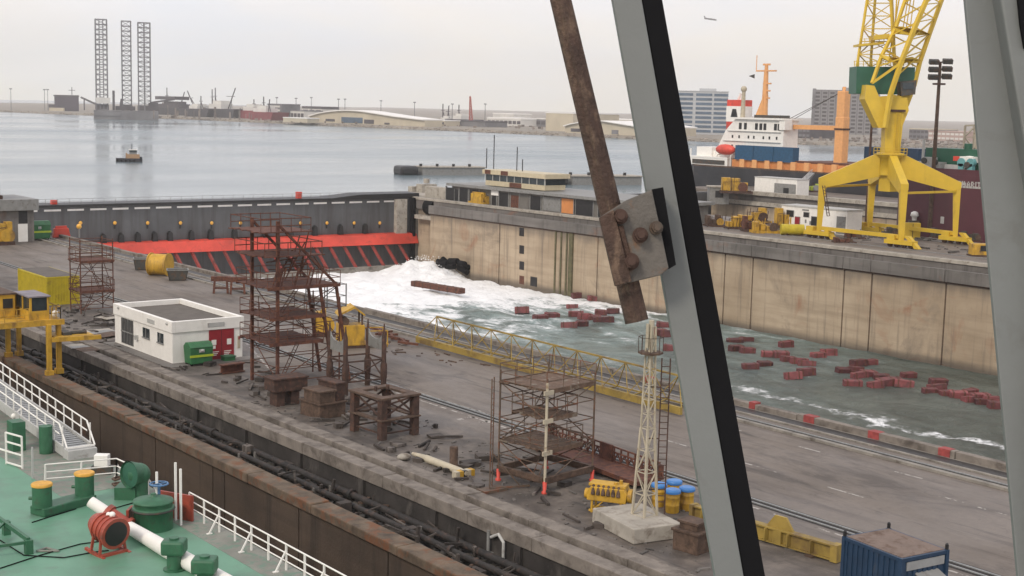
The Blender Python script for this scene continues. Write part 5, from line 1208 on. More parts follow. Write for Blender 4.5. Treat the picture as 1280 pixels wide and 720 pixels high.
p = gz(1228, 320); t = thing('yellow_cab', 'yellow machine cab cut by the right window post', 'machine', p); f = MB(); f.obox(p + UZ * 1.0, E1 * 1.8, E2 * 1, UZ * .8); part('body', f, m_yellow, t, bevel=.05); f = MB(); f.obox(p + UZ * 1.2 - E2 * 1.02, E1 * .7, E2 * .05, UZ * .4); part('window', f, m_dark, t); f = MB(); f.obox(p + UZ * .1, E1 * 2, E2 * 1.1, UZ * .1); part('base', f, m_drust, t)
f = MB(); f.box(167.4, 168.15, -40, 262, .284, .3); struct('yard_kerb_strip', f, m_conc)
rubble('yard_debris', 200, (178, 196), (110, 175), 0, .2, .6, m_rub)
# pale steps and low blocks behind the yard edge on the left
for px_, py_, w, d, h, m, lab in ((897, 258, 5, 4, 4.2, m_grey, 'small grey plant room with dark window beyond the machine row'), (920, 246, 8, 3, 4, m_yellow, 'yellow winch on the far quay left of the white cabin')):
    p = gz(px_, py_, 0 if px_ != 920 else 0)
    if 'winch' in lab: junk('yard_machine', lab, 'winch', gz(px_, 241.5), w, d, h, (m_drust, m_yellow, m_rust), 6, FACE); continue
    p = gx(px_, py_, 256); p.z = -3; t = thing('plant_block', lab, 'block', p)
    f = MB(); f.obox(p + UZ * h / 2, E1 * w / 2, E2 * d / 2, UZ * h / 2); part('wall', f, m, t); f = MB(); f.obox(p + UZ * (h + .15), E1 * (w / 2 + .3), E2 * (d / 2 + .3), UZ * .15); part('roof', f, m_lconc, t); f = MB(); f.obox(p + UZ * h * .6 - E2 * (d / 2 + .02), E1 * w * .2, E2 * .05, UZ * h * .2); part('window', f, m_dark, t)
# ---- far wall of the empty dock
t = thing('dock_wall', 'pale far wall of the empty dock below the far white cabin', 'dock wall', (262, 200, -4))
f = MB(); f.box(260.5, 262.6, -40, 249, -14, -3.3); part('wall_panel', f, m_wallR, t); f = MB(); f.box(261.2, 262.4, -40, 249, -3.3, -.4); part('gallery', f, m_band, t); f = MB(); f.box(260.4, 262.5, -40, 249, -.4, .5); part('coping', f, m_lconc, t)
f = MB(); f.box(260.3, 261.2, -40, 249, -3.0, -2.0); part('gallery_beam', f, m_lconc, t)
t = thing('far_cabin', 'white cabin with grey shutter on the far quay', 'cabin', (263, 230, 0))
y0, y1 = 223.4, 237.2; f = MB(); f.box(263.5, 268, y0, y1, 0, 3.9); part('wall', f, m_white, t); f = MB(); f.box(263.4, 268.1, y0 - .1, y1 + .1, 3.9, 4.1); part('roof', f, m_lgrey, t)
f = MB(); f.box(263.42, 263.6, y0 + .3, y0 + 7.2, .2, 2.8); sh = part('shutter', f, m_grey, t); f = MB(); f.box(263.36, 263.45, y0 + 2.5, y0 + 4.2, .2, 1.8); part('door', f, m_dark, sh)
t = thing('boarding_stair', 'grey boarding stair rising from the far quay to the black ship', 'stair', (270, 218, 0)); a = gx(993, 238, 270); b2 = gx(1015, 217, 284); f = MB(); f.bar(a, b2, 1.4, .5); part('flight', f, m_steel, t); f = MB(); f.bar(a + UZ * 1.1, b2 + UZ * 1.1, .12); f.bar(a + UZ * .6, b2 + UZ * .6, .1)
for k in range(7): q = a.lerp(b2, k / 6); f.bar(q, q + UZ * 1.1, .1)
part('handrail', f, m_lgrey, t)
junk('quay_box', 'small yellow-green box on the far quay right of the boarding stair', 'box', gx(1017, 240, 272), 2.2, 2, 2.6, (m_drust, m_lime, m_grey), 3, FACE)

# ================================================================== SHIPS BEYOND THE YARD
def hull(b, x0, x1, y0, y1, z0, z1, bow=8, rev=False):
    """ship hull along Y, pointed at the low-Y end (or high-Y end)"""
    xm = (x0 + x1) / 2
    if not rev: pts = [(x0, y1 - 3, z0), (x0 + 2, y1, z0), (x1 - 2, y1, z0), (x1, y1 - 3, z0), (x1, y0 + bow, z0), (xm, y0, z0), (x0, y0 + bow, z0)]
    else: pts = [(x0, y0 + 3, z0), (x0 + 2, y0, z0), (x1 - 2, y0, z0), (x1, y0 + 3, z0), (x1, y1 - bow, z0), (xm, y1, z0), (x0, y1 - bow, z0)]
    return b.prism(pts, (0, 0, z1 - z0))
m_blackhull = M('black_hull_paint', (.022, .022, .026), .5, var=.3, scale=.2, col2=(.06, .05, .045), thr=(.55, .7), scale2=.2)
SX = 286; m_shipblue = M('ship_container_blue', (.02, .085, .17), .5, var=.2)
t = thing('cargo_ship', 'black cargo ship with white superstructure and orange hatch coamings', 'ship', (SX + 9, 230, SEA))
f = MB(); hull(f, SX, SX + 20, 120, 284, SEA - 2, 4.6, 30); part('hull', f, m_blackhull, t)
f = MB(); hull(f, SX + .1, SX + 19.9, 121, 283.8, 4.6, 5.0, 30); part('deck', f, m_brown, t)
f = MB(); f.box(SX + 1.4, SX + 18, 150, 267.5, 4.9, 7.0); co = part('hatch_coaming', f, m_orange, t)
f = MB(); y = 152
m_orlight = M('pale_orange_paint', (.72, .36, .14), .6, var=.1)
while y < 266: f.box(SX + .7, SX + 1.4, y, y + 1.7, 4.7, 7.2); y += 4.6
parts('stay', f, m_orlight, co)
f = MB(); f.box(SX + 1.7, SX + 18.1, 150, 245.0, 7.0, 7.5); part('hatch_cover', f, m_rust, t)
HX = SX + 2.6; y1s, y0s = 272.5, 251.2
f = MB(); f.prism([(HX + 1, 281, 5), (HX + 1, y0s, 5), (HX + 1, y0s, 18.2), (HX + 1, 269, 18.2), (HX + 1, 272.5, 15), (HX + 1, 276, 9), (HX + 1, 281, 9)][0:7], (6, 0, 0)); sup = part('superstructure', f, m_white, t)
f = MB(); f.box(HX + .2, HX + 8, 250.6, 270.2, 18.2, 18.7); f.box(HX + .5, HX + 3.4, 250.4, 252.4, 15.6, 18.4); part('bridge_deck', f, m_white, sup)
f = MB(); f.box(HX + 1.5, HX + 6, 253.5, 262.5, 18.7, 19.5); part('monkey_island', f, m_dark2, sup)
f = MB()
for yy in (266.5, 264.6, 260.5, 258.9, 257.4, 253.6, 252.3): f.box(HX + .93, HX + 1.1, yy, yy + 1.0, 15.4, 17.2)
parts('bridge_window', f, m_dark, sup)
f = MB()
for z in (10.2, 12.9):
    for yy in (269.5, 267.0, 263.5, 261.5, 258, 255.8, 253.2): f.box(HX + .93, HX + 1.1, yy, yy + .55, z, z + .8)
parts('porthole', f, m_dark, sup)
f = MB()
for z in (9.2, 12.0, 14.8): f.box(HX + .6, HX + 1.0, 252, 275 - (z - 9) * .6, z, z + .14)
parts('deck_ledge', f, m_lgrey, sup)
f = MB(); f.box(SX + 9, SX + 13, 271.5, 277.5, 5, 23.6); fn = part('funnel', f, m_redsteel, t)
f = MB(); f.box(SX + 8.9, SX + 13.1, 271.4, 277.6, 17.4, 21.8); part('white_band', f, m_white, fn)
f = MB(); f.prism([(SX + 8.85, 273, 18.2), (SX + 8.85, 275.9, 18.2), (SX + 8.85, 275.2, 21), (SX + 8.85, 273.8, 21)], (.1, 0, 0)); part('emblem', f, m_dark, fn)
f = MB(); f.cyl((SX + 10, 273, 23.6), (SX + 10, 272, 25.6), .5, n=8); f.cyl((SX + 11, 275, 23.6), (SX + 11, 274, 25.6), .5, n=8); parts('exhaust_pipe', f, m_white, fn)
f = MB(); f.cyl((SX + 8, 262.3, 18.7), (SX + 8, 262.3, 32), 1.0, .6, 10); f.prism([(SX + 7, 265, 18.7), (SX + 7, 262, 18.7), (SX + 7, 262, 25)], (2, 0, 0)); ms = part('radar_mast', f, m_orlight, t)
f = MB()
for z, w in ((31.5, 7), (28, 3.6), (26, 3.2), (24, 3)): f.box(SX + 7.6, SX + 8.4, 262.3 - w * .5, 262.3 + w * (.5 if z > 30 else .2), z, z + .4)
f.box(SX + 7.8, SX + 8.2, 261, 263.5, 33.2, 33.7); f.cyl((SX + 8, 262.3, 32), (SX + 8, 262.3, 33.4), .5, n=8); f.cyl((SX + 8, 266, 31.5), (SX + 8, 266, 36), .12, n=6); part('crosstree', f, m_orlight, ms)
f = MB(); f.prism([(SX + 8, 268.8, 30.3), (SX + 8, 266.6, 29.6), (SX + 8, 266.6, 30.8)], (.1, 0, 0)); part('flag', f, m_dark2, ms)
f = MB(); f.cyl((SX + 6, 268.5, 18.7), (SX + 6, 268.5, 26), .7, .5, 8); f.ball((SX + 6, 268.5, 26.6), .9, 10, 6); part('aft_mast', f, m_cream, t)
f = MB(); f.ball((SX + 1.2, 270, 9.6), 1.6, 14, 8, (.9, 2.3, .95)); lb_ = part('lifeboat', f, m_redsteel, t); f = MB(); f.bar((SX + 2.6, 267.4, 8.4), (SX + .6, 267.4, 8), .3); f.bar((SX + 2.6, 272.6, 8.4), (SX + .6, 272.6, 8), .3); f.bar((SX + .6, 267.4, 5), (SX + .6, 267.4, 8), .25); f.bar((SX + .6, 272.6, 5), (SX + .6, 272.6, 8), .25); parts('davit', f, m_white, lb_)
f = MB(); f.box(SX + .5, SX + 12, 268.5, 283.5, 5.0, 7.0); f.box(SX + .4, SX + 12.1, 268.4, 283.6, 7.0, 7.4); f.bar((SX + .6, 283, 7.4), (SX + .6, 283, 9.5), .3); f.box(SX + 3, SX + 10, 277, 283, 7.4, 10); part('poop_house', f, m_white, t)
f = MB(); f.box(SX + .3, SX + .5, 269.5, 282, 5.3, 6.5); part('poop_opening', f, m_dark2, t)
# ship crane
p = gx(1050, 210, SX + 8); ky = p.y
f = MB(); f.obox((SX + 8, ky, 12.0), (1.35, 0, 0), (0, 1.35, 0), (0, 0, 7.5)); f.obox((SX + 8, ky, 21.5), (1.25, 0, 0), (0, 1.25, 0), (0, 0, 4.8)); f.cyl((SX + 8, ky, 26), (SX + 8, ky, 27.4), .5, n=8); kp = part('crane_post', f, m_orlight, t, bevel=.2)
f = MB(); e = gx(968, 158, SX + 8); f.bar((SX + 8, ky + 1, gx(1045, 160, SX + 8).z), e, 1.3, 1.2); part('jib', f, m_orlight, kp)
f = MB(); f.bar((SX + 8, ky, 26.5), e.lerp(V((SX + 8, ky, e.z)), .1), .12); f.bar((SX + 8, ky - .5, 26.5), e, .12); parts('stay_wire', f, m_dark2, kp)
f = MB(); f.obox((SX + 8, ky, 16.3), (1.5, 0, 0), (0, 1.5, 0), (0, 0, .25)); part('collar', f, m_drust, kp)
# blue containers standing on the black ship
for k, (ya, yb, lab) in enumerate(((259.4, 265.8, 'left one of the blue containers on the black ship'), (252.2, 259.0, 'middle one of the blue containers on the black ship'), (245.2, 251.8, 'right one of the blue containers on the black ship'))):
    container('deck_container', lab, 'container', (SX + 2.0, (ya + yb) / 2, 7.01), yb - ya, 2.4, 4.0, R(90), m_shipblue, m_shipblue)['group'] = 'blue containers on the black ship'

# dark red ship in the empty dock
m_maroon = M('maroon_hull_paint', (.085, .022, .032), .55, var=.2, scale=.15, col2=(.06, .02, .026), thr=(.5, .7), scale2=.12, st=(1, 1, .2))
RX = 207; t = thing('tanker', 'dark maroon ship hull with white lettering in the empty dock', 'ship', (RX + 15, 120, -8))
f = MB(); f.prism([(RX, 151.2, -13), (RX, 40, -13), (RX + 34, 40, -13), (RX + 34, 151.2, -13), (RX + 30, 155, -13), (RX + 4, 155, -13)], (0, 0, 23.2)); part('hull', f, m_maroon, t)
f = MB(); f.box(RX + .1, RX + .4, 40, 150.8, 10.2, 11.2); part('bulwark', f, m_maroon, t)
def letters(s, y, z, h, adv, x, b):
    G = {'T': ['111', '010', '010', '010', '010'], 'S': ['111', '100', '111', '001', '111'], 'M': ['1010', '1111', '1111', '1001', '1001'], 'A': ['010', '101', '111', '101', '101'], 'R': ['110', '101', '110', '101', '101'], 'I': ['1', '1', '1', '1', '1'], 'U': ['101', '101', '101', '101', '111'], 'O': ['111', '101', '101', '101', '111'], 'L': ['100', '100', '100', '100', '111'], 'E': ['111', '100', '110', '100', '111'], 'N': ['1001', '1101', '1111', '1011', '1001'], 'Y': ['101', '101', '010', '010', '010']}
    u = h / 5
    for chh in s:
        g = G.get(chh)
        if g:
            for r_, row in enumerate(g):
                for c_, v in enumerate(row):
                    if v == '1': b.box(x - .03, x + .03, y - (c_ + 1) * u * .9, y - c_ * u * .9, z + h - (r_ + 1) * u, z + h - r_ * u)
            y -= (len(g[0]) + 1) * u * .9
        else: y -= 2 * u
    return y
f = MB(); y0 = gx(1192, 224, RX).y; letters('TSMARITI', y0, gx(1192, 226, RX).z - 1.1, 1.15, 0, RX - .02, f)
q = gx(1200, 232, RX)
for k in range(7): f.box(RX - .04, RX, q.y - .62 * k - .45, q.y - .62 * k, q.z - .35, q.z)
part('lettering', f, m_lgrey, t)
f = MB(); q = gx(1178, 273, RX); f.box(RX - .04, RX, q.y - .35, q.y + .35, q.z - .9, q.z + .3); part('load_mark', f, m_lgrey, t)
f = MB(); f.box(RX + .8, RX + 3, 144.5, 149.5, 10.2, 12.2); f.box(RX + .8, RX + 2.4, 146, 148, 12.2, 13.0); f.box(RX + 1, RX + 2, 139.5, 143.5, 10.2, 11.9); f.cyl((RX + 1.5, 148.4, 10.2), (RX + 1.5, 148.4, 16), .25, n=8); part('windlass', f, m_lgrey, t)
f = MB()
for y, z in ((147.5, 12.4), (145.2, 12.2), (138.8, 12.0)): f.cyl((RX + .5, y, z), (RX + .7, y, z), .55, n=12)
parts('dark_drum', f, m_dark2, t)
f = MB(); f.box(RX + 1, RX + 3, 138, 141, 12.4, 13.4); f.ball((RX + 1.6, 139, 13.2), .6, 8, 5, (1, 2, .6)); part('white_locker', f, m_white, t)
f = MB(); f.box(RX + 3, RX + 8, 132, 149, 10.2, 14.6); f.cyl((RX + 4, 141, 10.2), (RX + 4, 141, 15.6), .7); f.box(RX + 4, RX + 6, 132.4, 138, 14.6, 15.6); part('green_machinery', f, m_housegreen, t)
f = MB(); q = gx(1207, 204, RX + .8)
for dy in (-.9, .9): f.cyl((RX + .7, q.y + dy, 12.4), (RX + 1.6, q.y + dy, 12.4), .75, n=14); f.box(RX + .7, RX + 1.6, q.y + dy - .5, q.y + dy + .5, 10.4, 12.2)
m_teal = M('teal_paint', (.12, .32, .33), .5, var=.15); part('teal_winch', f, m_teal, t)
f = MB(); f.box(RX + 1, RX + 1.6, 129, 133.8, 10.3, 12.4); f.cyl((RX + 1.2, 132, 11.6), (RX + 1.4, 132, 11.6), .8); f.cyl((RX + 1.2, 129.6, 12), (RX + 1.4, 129.6, 12), .8); part('dark_winch', f, m_deckgreen, t)
f = MB(); q = gx(1196, 202, RX + 1); f.box(RX + .9, RX + 1.5, q.y - .5, q.y + .7, 12.6, 13.4); part('red_locker', f, m_redsteel, t)
for k, (xa, xb, lab) in enumerate(((1085, 1151, 'long blue deck house panel left, behind the crane column on the maroon ship'), (1152, 1217, 'long blue deck container behind the floodlight mast on the maroon ship'))):
    pa, pb = gx(xa, 187 + k * 2, RX + 22), gx(xb, 187 + k * 2, RX + 22)
    container('deck_container', lab, 'container', (RX + 23, (pa.y + pb.y) / 2, 10.21), abs(pa.y - pb.y), 4, pa.z - 10.2 + (0 if k else .6), R(90), m_blue, m_blue)
# lattice jib of another crane at the right
pj = [gx(1204, 196, 222), gx(1218, 196, 222)]; zt = gx(1206, 157, 222).z; zb0 = 10.3
t = thing('lattice_tower', 'pale yellow lattice tower beside the right window post', 'lattice tower', (pj[0].x, pj[0].y, zb0))
w = (pj[0] - pj[1]).length; q0 = V((222, pj[0].y, zb0)); q1 = V((222, pj[0].y - w, zb0)); q1b = q1 + V((3, 0, 0)); q0b = q0 + V((3, 0, 0)); dz_ = UZ * (zt - zb0)
f = MB(); f.lattice([q0, q1, q1b, q0b], [q0 + dz_, q1 + dz_, q1b + dz_, q0b + dz_], 4, .3, .16); part('lattice', f, m_cream, t); f = MB(); f.bar(q0 + dz_, q0 + dz_ + V((0, -14, .8)), .3); f.bar(q0 + dz_ - UZ * 4, q0 + dz_ + V((0, -14, -5)), .3); part('arm', f, m_cream, t)
# ================================================================== FLOATING THINGS IN THE DOCK
def ga(ox, oy, s, pts): return [(ox + x / s, oy + y / s, w / s) for x, y, w in pts]
A = ga(640, 360, 5.818, [(480, 72, 90), (617, 92, 160), (437, 146, 92), (72, 180, 100), (205, 232, 100), (290, 218, 95), (465, 208, 100), (530, 226, 85), (645, 190, 95), (735, 180, 95), (600, 230, 95), (665, 250, 150), (415, 288, 112), (508, 274, 95)])
A2 = ga(640, 360, 5.818, [(1105, 285, 110), (1075, 335, 90), (1135, 350, 100), (1145, 455, 100)])
Bc = ga(880, 400, 3.368, [(130, 95, 60), (180, 88, 60), (135, 128, 62), (182, 138, 64), (345, 115, 62), (270, 155, 70), (325, 158, 64), (355, 172, 62), (195, 205, 66), (255, 192, 66), (400, 182, 66), (432, 192, 60), (480, 158, 66), (525, 148, 60), (375, 246, 72), (430, 232, 66)])
B2 = ga(880, 400, 3.368, [(650, 192, 66), (700, 188, 66), (590, 222, 60), (640, 222, 60), (690, 240, 66), (655, 246, 60), (625, 280, 66), (745, 252, 66), (765, 275, 70), (722, 285, 62), (800, 268, 60), (840, 280, 66), (860, 240, 64)])
B3 = ga(880, 400, 3.368, [(985, 272, 66), (950, 308, 62), (980, 295, 60), (1025, 320, 60), (1070, 328, 66), (1120, 312, 66), (1118, 342, 62), (1182, 352, 62), (1160, 336, 60), (1215, 352, 66), (1232, 368, 60)])
def ordinal(k): return ('leftmost', 'second', 'third', 'fourth', 'fifth', 'sixth', 'seventh', 'eighth', 'ninth', 'tenth', 'eleventh', 'twelfth', 'thirteenth', 'fourteenth', 'fifteenth', 'sixteenth')[k]
fb = None
for pts, where in ((A, 'adrift left of the rusty bar'), (A2, 'beside the cream mast head'), (Bc, 'drifting just right of black rubber'), (B2, 'in tight drift mid right bay'), (B3, 'drifting beside the right window post')):
    pts = sorted(pts)
    for k, (x, y, w) in enumerate(pts):
        p = gz(x, y, WZ); L = max(2.2, w * depth(p) / FPX * .98); rz = FACE + random.uniform(-.1, .5)
        lab = ('leftmost' if k == 0 else 'rightmost' if k == len(pts) - 1 else ordinal(k) + ' from left') + ' dark red floating block ' + where
        if fb is None:
            fb = thing('floating_block', lab, 'block', p, rz, 'dark red blocks floating in the flooded dock')
            f = MB(); f.box(-1.7, 1.7, -.6, .6, -.35, .62); part('timber', f, m_red, fb, local=True, bevel=.06)
            f = MB()
            for xx in (-1.1, 1.0): f.box(xx - .12, xx + .12, -.63, .63, -.3, .65)
            parts('strap', f, m_rust, fb, local=True); o = fb
        else: o = dup(fb, p, rz, lab)
        o.location = (p.x, p.y, WZ + .12 + random.uniform(-.1, .15) + .25 * min(1, max(0, (p.y - 150) / 60))); s = L / 3.4
        o.scale = (s * random.uniform(.85, 1.15), max(.9, min(1.3, s)) * random.uniform(.8, 1.15), random.uniform(.8, 1.2)); o.rotation_euler = (random.uniform(-.16, .16), random.uniform(-.09, .09), rz)
a, bq = gz(517, 354, WZ + 1), gz(578, 364, WZ + 1); t = thing('floating_beam', 'long brown timber beam floating on the white foam', 'beam', (a + bq) / 2)
f = MB(); f.bar(a, bq, 1.5, 1.0); part('timber', f, m_rust, t, bevel=.1)
f = MB(); d = (bq - a).normalized()
for k in range(6): q = a.lerp(bq, .08 + .17 * k); f.bar(q - d * .12, q + d * .12, 1.56, 1.06)
parts('strap', f, m_drust, t)
# spray thrown up where the water pours in at the gate corner
f = MB()
for k in range(220):
    u = random.random(); x = 162.5 - abs(random.gauss(0, 3.5)); y = random.gauss(234, 4); e = math.exp(-((x - 161.5) ** 2 + ((y - 234) * .8) ** 2) / 45.0); f.ball((x, y, WZ + 2.7 * e + abs(random.gauss(0, .7)) * e - .3), random.uniform(.03, .11), 6, 4)
struct('spray', f, M('white_spray', (.9, .91, .91), .7, var=.02, bmp=0), 'stuff')

# ================================================================== TUG, FAR SHORE
def fr(px_, py_, z=-1.0):
    p = gz(px_, py_, z); return p, depth(p) / FPX      # ground point, metres per photo pixel there
def far(name, label, cat, p, group=None, rz=None): return thing(name, label, cat, p, -math.atan2(p.x, p.y) if rz is None else rz, group)
def fr2(x0, x1, by, z=-1.0, sl=.042):      # a front line on the far shore: centre, metres per pixel along it and upright, heading
    a, b2 = gz(x0, by - sl * (x1 - x0) / 2, z), gz(x1, by + sl * (x1 - x0) / 2, z); c = (a + b2) / 2; d = b2 - a
    return c, depth(c) / FPX, d.length / (x1 - x0), math.atan2(d.y, d.x)
m_tughull = M('tug_black_hull', (.02, .02, .025), .6, var=.2, bmp=0); m_tan = M('tan_house_paint', (.35, .22, .12), .6, var=.15, bmp=0)
p, k = fr(161, 202.5, SEA); t = far('tugboat', 'small dark tugboat alone on the calm harbour', 'boat', p)
def lp(nm, f, m, t=None, **kw): return part(nm, f, m, t, local=True, **kw)
f = MB(); f.prism([(-4.6, -1.6, -.5), (3.6, -1.6, -.5), (4.9, 0, -.5), (3.6, 1.6, -.5), (-4.6, 1.6, -.5)], (0, 0, 1.9)); f.box(3.4, 4.8, -.9, .9, 1.4, 2.0); lp('hull', f, m_tughull, t)
f = MB(); f.box(-.6, 3.9, -1.2, 1.2, 1.4, 2.9); f.box(-1.1, -.5, -.8, .8, 1.4, 3.4); lp('deckhouse', f, m_tan, t)
f = MB(); f.box(.2, 2.9, -1, 1, 2.9, 4.5); w = lp('wheelhouse', f, m_grey, t); f = MB(); f.box(.3, 2.95, -1.04, 1.04, 3.6, 4.2); lp('window', f, m_glass, w); f = MB(); f.box(0, 3.1, -1.1, 1.1, 4.5, 4.7); lp('roof', f, m_white, w)
f = MB(); f.cyl((1.1, 0, 4.7), (1.1, 0, 6.8), .09, n=6); f.bar((.7, 0, 6.0), (1.5, 0, 6.0), .08); lp('mast', f, m_dark, t)
f = MB()
for x in (-4, -2.5, -1, .5, 2): f.ball((x, -1.7, .6), .4, 8, 5, (1, .4, 1))
parts('tyre_fender', f, m_black, t, local=True)

# land: one big low sheet with a rock revetment along the water
shore = [(300, 2900), (520, 2250), (621, 1948), (692, 1576), (720, 1244), (750, 1078), (763, 908), (796, 754), (832, 704), (908, 657), (1080, 585), (1500, 470), (3000, 200)]
m_land = M('sandy_shore', (.24, .21, .17), .95, var=.2, scale=.02, col2=(.15, .13, .105), thr=(.5, .65), scale2=.03, bmp=0)
f = MB(); n = len(shore); inn = [(x + 6, y + 6) for x, y in shore]
vs = [(x, y, SEA - .5) for x, y in shore] + [(x, y, -1.0) for x, y in inn] + [(x + 4500, y + 4500, -1.0) for x, y in inn]
fs = [(i, i + 1, n + i + 1, n + i) for i in range(n - 1)] + [(n + i, n + i + 1, 2 * n + i + 1, 2 * n + i) for i in range(n - 1)]
f.add(vs, [q[::-1] for q in fs]); struct('far_shore', f, m_land)
f = MB()
for i in range(2, 10):
    a, b2 = V((*shore[i], 0)), V((*shore[i + 1], 0)); L = (b2 - a).length
    for q in range(int(L / 1.6)):
        u = random.random(); w = random.random(); c = a.lerp(b2, u) + V((w * 6, w * 6, 0)); s = random.uniform(.6, 1.5)
        f.ball((c.x, c.y, SEA + 2.4 * w), s, 5, 3, (random.uniform(.7, 1.4), random.uniform(.7, 1.4), .7))
struct('shore_rocks', f, M('revetment_rock', (.26, .22, .18), .95, var=.5, scale=.15, bmp=0), 'stuff')
m_h1 = M('dark_hull_far', (.05, .045, .05), .7, var=.3, scale=.05, bmp=0); m_h2 = M('red_hull_far', (.20, .04, .045), .7, var=.3, scale=.05, bmp=0); m_fw = M('white_house_far', (.62, .6, .56), .7, var=.12, scale=.1, bmp=0)
m_fg = M('grey_steel_far', (.16, .155, .16), .7, var=.25, scale=.1, bmp=0); m_fcream = M('cream_sheet_far', (.50, .44, .33), .8, var=.12, scale=.06, bmp=0); m_roofw = M('pale_roof_far', (.78, .76, .72), .6, var=.06, scale=.04, bmp=0)
m_fdark = M('dark_steel_far', (.07, .06, .065), .7, var=.3, scale=.1, bmp=0); m_fpink = M('pink_wall_far', (.42, .30, .26), .8, var=.15, bmp=0); m_glassf = M('blue_glass_far', (.07, .11, .16), .2, var=.25, scale=.2, bmp=0)
# jack-up rig
p, k = fr(159, 150, SEA); t = far('jackup_rig', 'jack-up rig with three very tall lattice legs across the harbour', 'rig', p)
f = MB(); f.prism([(-40 * k, 0, -.5), (38 * k, 0, -.5), (38 * k, 40, -.5), (-40 * k, 40, -.5)], (0, 0, 12 * k)); f.box(-40 * k, -8 * k, -.8, 0, 4, 9); lp('hull', f, m_fg, t)
for cx, w, dep, top in ((-30, 13.5, 4, 123), (0, 11, 20, 123), (21.5, 14.5, 6, 121)):
    f = MB(); h = w * k / 2; y = dep; b4 = [(cx * k - h, y, 0), (cx * k + h, y, 0), (cx * k + h, y + 2 * h, 0), (cx * k - h, y + 2 * h, 0)]; f.lattice(b4, [(x, yy, top * k) for x, yy, _ in b4], 20, 1.4, .45, .8)
    if cx == 21.5: f.bar((cx * k, y - .5, 10), (cx * k, y - .5, top * k), 1.6)
    if cx == -30: f.bar((cx * k - h * .33, y, 10), (cx * k - h * .33, y, top * k), 1.0); f.bar((cx * k + h * .33, y, 10), (cx * k + h * .33, y, top * k), 1.0)
    lp('lattice_leg', f, m_fg, t)
    f = MB(); f.box(cx * k - h * 1.2, cx * k + h * 1.2, y - .4, y + 2 * h + .4, 12 * k, 18 * k); lp('jacking_house', f, m_fdark, t)
f = MB(); f.box(-37 * k, -20 * k, -.5, 4, 20 * k, 27 * k); lp('accommodation', f, m_fw, t)
f = MB(); f.bar((-16 * k, 3, 12 * k), (-16 * k, 3, 36 * k), 2.5); f.bar((-8 * k, 5, 12 * k), (-6 * k, 5, 26 * k), 3); f.box(-14 * k, 10 * k, 4, 20, 12 * k, 17 * k); f.box(26 * k, 38 * k, 2, 20, 12 * k, 22 * k); f.bar((28 * k, 3, 22 * k), (58 * k, 3, 27 * k), 2); lp('deck_gear', f, m_fdark, t)
# dark module block left of the rig
p, k = fr(84, 139); t = far('module_block', 'dark block-shaped module with a small antenna left of the jack-up rig', 'building', p)
f = MB(); f.box(-15 * k, 14 * k, 0, 30, 0, 18 * k); lp('wall', f, M('plum_module', (.055, .04, .055), .7, var=.3, scale=.05, bmp=0), t); f = MB(); f.box(-16 * k, 14.5 * k, -.6, 31, 18 * k, 20 * k); f.box(-22 * k, -15 * k, 0, 20, 0, 8 * k); lp('roof', f, m_fdark, t); f = MB(); f.bar((6 * k, 5, 20 * k), (6 * k, 5, 30 * k), 1); f.bar((2 * k, 5, 26 * k), (10 * k, 5, 26 * k), .7); lp('antenna', f, m_fdark, t)
f = MB(); f.box(-20 * k, -2 * k, -9, -4, 0, 4 * k); tag(part('shore_shed', f, m_fcream, None), 'low cream shed in front of the dark module block', 'shed'); bpy.data.objects['shore_shed'].location = p; bpy.data.objects['shore_shed'].rotation_euler = (0, 0, FACE)
p, k = fr(118, 138); t = far('conveyor', 'sloping dark conveyor running down towards the rig', 'conveyor', p); f = MB(); f.bar((-16 * k, 0, 16 * k), (10 * k, 0, 4 * k), 3); lp('belt_housing', f, m_fdark, t); f = MB(); f.bar((-12 * k, 0, 0), (-12 * k, 0, 14 * k), 2); f.bar((4 * k, 0, 0), (4 * k, 0, 7 * k), 2); lp('trestle', f, m_fdark, t)
# ships and vessels along the far quay: (x0, x1, base y, hull h, house from-to, house h, masts[(x, h, lean)], hull material, label)
ves = [(196, 240, 144, 9, (.0, .6), 8, [(8, 25, 0), (24, 20, 4)], m_h1, 'dark drill vessel with flat helideck just right of the rig', True),
       (232, 258, 146, 10, (.1, .5), 6, [(6, 22, -6), (14, 16, 0)], m_h1, 'dark vessel with one leaning derrick behind the shore rocks', False),
       (256, 290, 147, 11, (.1, .55), 10, [(4, 24, 0), (8, 26, 0), (24, 26, 6)], m_h1, 'largest dark grey vessel with white deckhouse and two derricks', False),
       (288, 316, 148, 10, (.5, .95), 8, [(24, 14, 0)], m_h2, 'red-hulled ship with small white deckhouse on its right end', False),
       (312, 338, 150, 10, (.1, .7), 8, [(12, 19, 0), (18, 16, 1)], m_h2, 'bright red-hulled ship with white house and thin mast', False),
       (546, 560, 155, 5, (.2, .8), 5, [(2, 20, 0), (8, 18, 1)], m_fg, 'small grey vessel with twin masts right of the big hangar', False),
       (556, 582, 156, 7, (.3, .7), 7, [(12, 18, 0)], m_h1, 'dark workboat with stub mast left of the red crane', False)]
